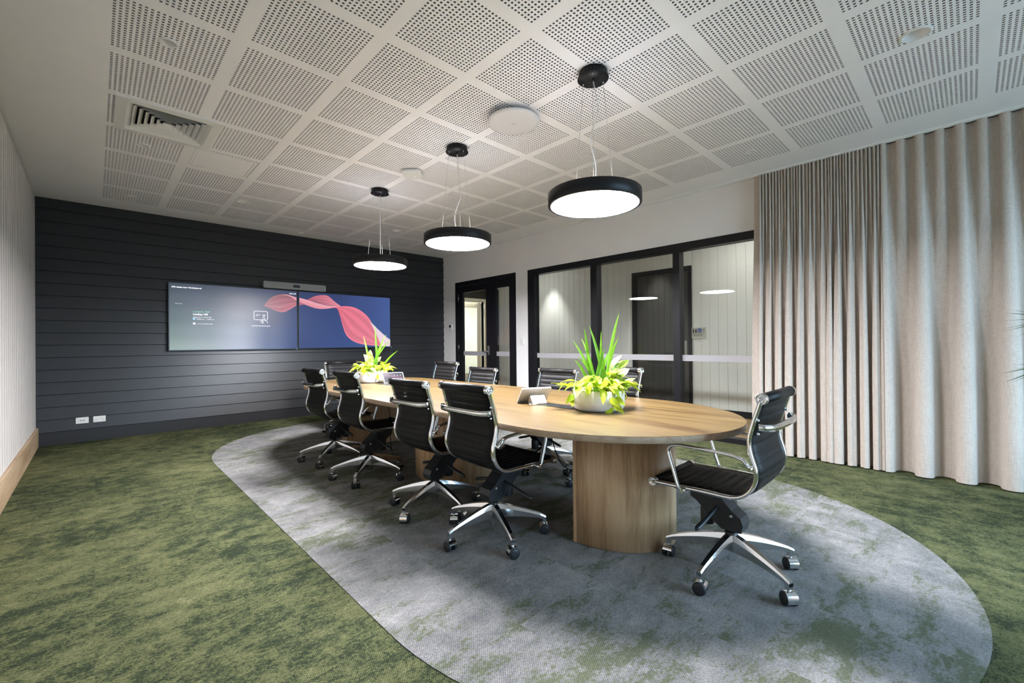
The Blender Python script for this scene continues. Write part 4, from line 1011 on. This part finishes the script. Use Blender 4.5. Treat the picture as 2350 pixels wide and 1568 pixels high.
# ---- potted plants
def leaf_mesh(name, L, W, heart=True, fold=.25, droop=.35, n=8):
    mb = MB(); prof_ = []
    for i in range(n + 1):
        t = i / n
        w_ = W * ((math.sin(math.pi * min(1, t * 1.0) ** .62) ** .9) if heart else math.sin(math.pi * t ** .85) ** .8) if 0 < t < 1 else 0
        prof_.append((t * L, w_))
    for i, (y, w_) in enumerate(prof_):
        t = i / n; zc = -droop * L * t * t
        for j in (-1, -.5, 0, .5, 1): mb.v.append((j * w_, y - (0.02 * L * abs(j) if t < .3 else 0), zc + fold * abs(j) * w_ * (1 - .6 * abs(j)) - .02 * L * math.sin(3 * t + j)))
    for i in range(n):
        for j in range(4): a = i * 5 + j; mb.sm.add(len(mb.f)); mb.f.append((a, a + 1, a + 6, a + 5))
    return mb.mesh(name)
LV = {'lime': [leaf_mesh('leaf', l, w_, True, .3, d) for l, w_, d in ((.080, .021, .25), (.098, .024, .45), (.064, .019, .1))], 'vari': [leaf_mesh('leaf', l, w_, False, .35, d) for l, w_, d in ((.085, .021, .15), (.11, .023, .3))]}
for m_ in LV['lime']: m_.materials.append(M_LIME)
for m_ in LV['vari']: m_.materials.append(M_VARI)
def orient(d, roll=0, upv=(0, 0, 1)):
    y = Vector(d).normalized(); u = Vector(upv)
    if abs(y.dot(u)) > .97: u = Vector((1, 0, 0))
    x = y.cross(u).normalized(); z_ = x.cross(y); m = Matrix((x, y, z_)).transposed(); return (m @ Matrix.Rotation(roll, 3, 'Y')).to_euler()
def sword(parent, root, tip, w_, bend, rnd):
    r, t = Vector(root), Vector(tip); dh = Vector((t.x - r.x, t.y - r.y, 0)); mid = r.lerp(t, .58) - dh * .26 + Vector((0, 0, bend * .5)); n = 12; mb = MB()
    side0 = (t - r).cross(Vector((rnd.uniform(-.3, .3) - CF.x, -CF.y + rnd.uniform(-.3, .3), 0))).normalized()
    for i in range(n + 1):
        s = i / n; p = r * (1 - s) ** 2 + mid * 2 * s * (1 - s) + t * s * s; wd = w_ * (.55 + .45 * math.sin(math.pi * min(1, s * 1.3) * .5)) * (1 - s ** 3.2) + .0006
        nrm = side0.cross(t - r).normalized()
        for j in (-1, 0, 1): mb.v.append(tuple(p + side0 * (j * wd) + nrm * (abs(j) * wd * .45)))
    for i in range(n):
        for j in range(2): a = i * 3 + j; mb.sm.add(len(mb.f)); mb.f.append((a, a + 1, a + 4, a + 3))
    return mb.build('sword_leaf', M_SWORD, parent)
def planter(cx, cy, label, tips, nlime, nvari, spread, seed, vside, trail):
    rnd = random.Random(seed); t = thing('potted_plant', label, 'potted plant', (cx, cy, TZ), 0)
    MB().lathe([(0, .0), (.145, .0), (.158, .006), (.166, .02), (.170, .045), (.171, .128), (.168, .131), (.163, .131), (.160, .126), (.158, .105)], 56, cap=False).build('pot', M_POT, t)
    MB().lathe([(.159, .106), (.08, .112), (0, .114)], 32, cap=False).build('soil', M_SOIL, t)
    dep = (Vector((cx, cy, TZ)) - CC).dot(CF)
    for (px, py, w_, b) in tips:
        p = CC + ray(px, py) * (dep + rnd.uniform(-.08, .08)) - Vector((cx, cy, TZ))
        a = rnd.uniform(0, 6.28); sword(t, (.05 * math.cos(a) + p.x * .12, .05 * math.sin(a) + p.y * .12, .11), p, w_, b, rnd)
    for k in range(nlime):
        a = rnd.uniform(0, 6.28) if k % 3 else math.atan2(-CF.y, -CF.x) + rnd.uniform(-1.5, 1.5)
        lf_ = -(math.cos(a) * CR.x + math.sin(a) * CR.y) * vside          # fuller on the side away from the variegated plant
        rr = rnd.uniform(.05, .19) * spread * (1 + .22 * max(0, lf_)); hi = max(0, 1 - rr / .26); zz = .135 + rnd.uniform(.0, .13) * hi + rnd.uniform(0, .03)
        p = Vector((rr * math.cos(a), rr * math.sin(a), zz)); d = Vector((math.cos(a) + rnd.uniform(-.6, .6), math.sin(a) + rnd.uniform(-.6, .6), rnd.uniform(-.55, .45)))
        me = rnd.choice(LV['lime']); obj('leaf', me, None, t, p, orient(d, rnd.uniform(-.5, .5)))
        if k % 2 == 0: MB().tube(smooth_path([(p.x * .35, p.y * .35, .11), (p.x * .75, p.y * .75, zz * .9), tuple(p)], 4), .0016, 5).build('stem', M_LIME, t)
    side = CR.normalized() * vside
    for k in range(nvari):
        b = side * rnd.uniform(.06, .14) + Vector((rnd.uniform(-.05, .05), rnd.uniform(-.05, .05), 0)); zz = .13 + rnd.uniform(0, .15)
        d = Vector((b.x * 5 + rnd.uniform(-.5, .5), b.y * 5 + rnd.uniform(-.5, .5), rnd.uniform(.2, 1.4))); p = Vector((b.x, b.y, zz))
        obj('variegated_leaf', rnd.choice(LV['vari']), None, t, p, orient(d, rnd.uniform(-.8, .8), (-CF.x, -CF.y, .5)), )
        MB().tube([(b.x * .8, b.y * .8, .11), (b.x, b.y, zz * .6 + .04), tuple(p)], .002, 5).build('stem', M_STEM, t)
    for (dx, zz, fw_) in trail:   # vine leaves hanging over the rim
        o_ = CR * dx - CF * .0; v = Vector((o_.x, o_.y, 0)) - Vector((CF.x, CF.y, 0)) * math.sqrt(max(0, .176 ** 2 - dx * dx)) * fw_ + (CR * 0)
        p = Vector((v.x, v.y, zz)); d = Vector((CR.x * rnd.uniform(-1, 1), CR.y * rnd.uniform(-1, 1), -.35))
        obj('leaf', LV['lime'][0], None, t, p, orient(d, rnd.uniform(-.4, .4), (-CF.x, -CF.y, .6)))
        rim = Vector((v.x, v.y, 0)).normalized() * .165; MB().tube(smooth_path([(rim.x * .9, rim.y * .9, .118), (rim.x * 1.03, rim.y * 1.03, .136), tuple(p)], 5), .0015, 5).build('stem', M_LIME, t)
    return t
def A6(x, y): return (1280 + x / 6.03, 700 + y / 6.03)
tips1 = [(*A6(847, 125), .013, .05), (*A6(432, 280), .012, .01), (*A6(367, 322), .012, .02), (*A6(600, 362), .010, 0), (*A6(843, 442), .012, .03), (*A6(330, 467), .010, .02), (*A6(205, 487), .011, .02), (*A6(583, 545), .012, 0), (*A6(718, 620), .012, .0), (*A6(280, 720), .008, .02), (*A6(235, 757), .011, .03), (*A6(520, 560), .013, 0), (*A6(650, 600), .013, .01)]
planter(2.418, 1.712, 'near white bowl planter with lime leaves and tall sword leaves', tips1, 118, 20, 1.0, 21, 1.0, [(.055, .075, 1), (.07, .05, 1), (.075, .095, 1), (.04, .09, 1), (-.175, .08, .2), (.172, .09, .3), (.06, .03, 1), (-.165, .10, .5)])
def A5(x, y): return (360 + x / 3.917, 620 + y / 3.917)
tips2 = [(*A5(1858, 597), .012, .01), (*A5(1960, 505), .012, 0), (*A5(2063, 578), .012, .01), (*A5(2098, 628), .011, .01), (*A5(1885, 685), .010, 0), (*A5(1985, 690), .010, 0), (*A5(2040, 660), .009, 0), (*A5(2170, 722), .012, .02)]
planter(2.367, 4.87, 'far white bowl planter with lime and variegated leaves before the displays', tips2, 96, 22, 1.0, 33, -.2, [(-.17, .07, .4), (-.16, .05, .6), (.168, .08, .4), (.1, .10, 1), (0, .11, 1), (-.172, .03, .3)])

# ---- palm at the right edge, mostly outside the view
pm = thing('palm', 'dark green palm fronds reaching in at the right edge before the curtain', 'plant', (4.30, -.98, 0))
MB().lathe([(0, 0), (.15, 0), (.16, .01), (.19, .38), (.195, .4), (.18, .4), (.175, .36)], 36, cap=False).build('pot', M_POT, pm)
MB().lathe([(.178, .35), (0, .36)], 24, cap=False).build('soil', M_SOIL, pm)
def blade(a, b, w_):
    a, b = Vector(a), Vector(b); d = (b - a); s = d.cross(Vector((0, 0, 1))).normalized() * w_; u = Vector((0, 0, w_ * .9)); m = a.lerp(b, .45)
    return MB().add([a, m + u, b, m - u * .2 + s * .6, m - u * .2 - s * .6], [(0, 1, 3), (1, 2, 3), (0, 4, 1), (1, 4, 2), (0, 3, 4), (3, 2, 4)])
PB = Vector((4.30, -.98, 0)); rp = random.Random(5)
def tipat(px, py): return CC + ray(px, py) * 3.05
fr1 = [(2297, 737), (2303, 719), (2296, 736), (2305, 757), (2299, 755), (2313, 711)]
groups = [((2440, 728), [(2303, 719, .0055), (2297, 737, .003), (2315, 711, .003), (2299, 756, .003), (2305, 761, .004), (2330, 775, .003), (2420, 690, .004), (2540, 720, .005), (2520, 760, .005)]),
          ((2435, 832), [(2296, 858, .005), (2299, 880, .006), (2318, 838, .003), (2320, 850, .003), (2322, 878, .004), (2342, 870, .003), (2420, 900, .004), (2540, 850, .005), (2520, 880, .005)])]
for (cpx, cpy), tl in groups:
    c0 = tipat(cpx, cpy)
    MB().tube(smooth_path([tuple(Vector((.0, 0, .36))), tuple((c0 - PB) * .45 + Vector((0, 0, .22))), tuple(c0 - PB)], 8), .004, 6).build('frond_stem', M_PALM, pm)
    for px, py, w_ in tl: blade(c0 - PB, tipat(px, py) - PB, w_ * 1.5).build('leaflet', M_PALM, pm)
for k in range(5):
    a = -.6 - k * .75; c0 = Vector((.32 * math.cos(a), .32 * math.sin(a), .9 + .12 * (k % 3)))
    MB().tube(smooth_path([(0, 0, .36), tuple(c0 * .5 + Vector((0, 0, .2))), tuple(c0)], 6), .004, 6).build('frond_stem', M_PALM, pm)
    for j in range(9):
        b = a + (j - 4) * .35; blade(c0, c0 + Vector((.26 * math.cos(b), .26 * math.sin(b), .06 - .02 * abs(j - 4))), .006).build('leaflet', M_PALM, pm)
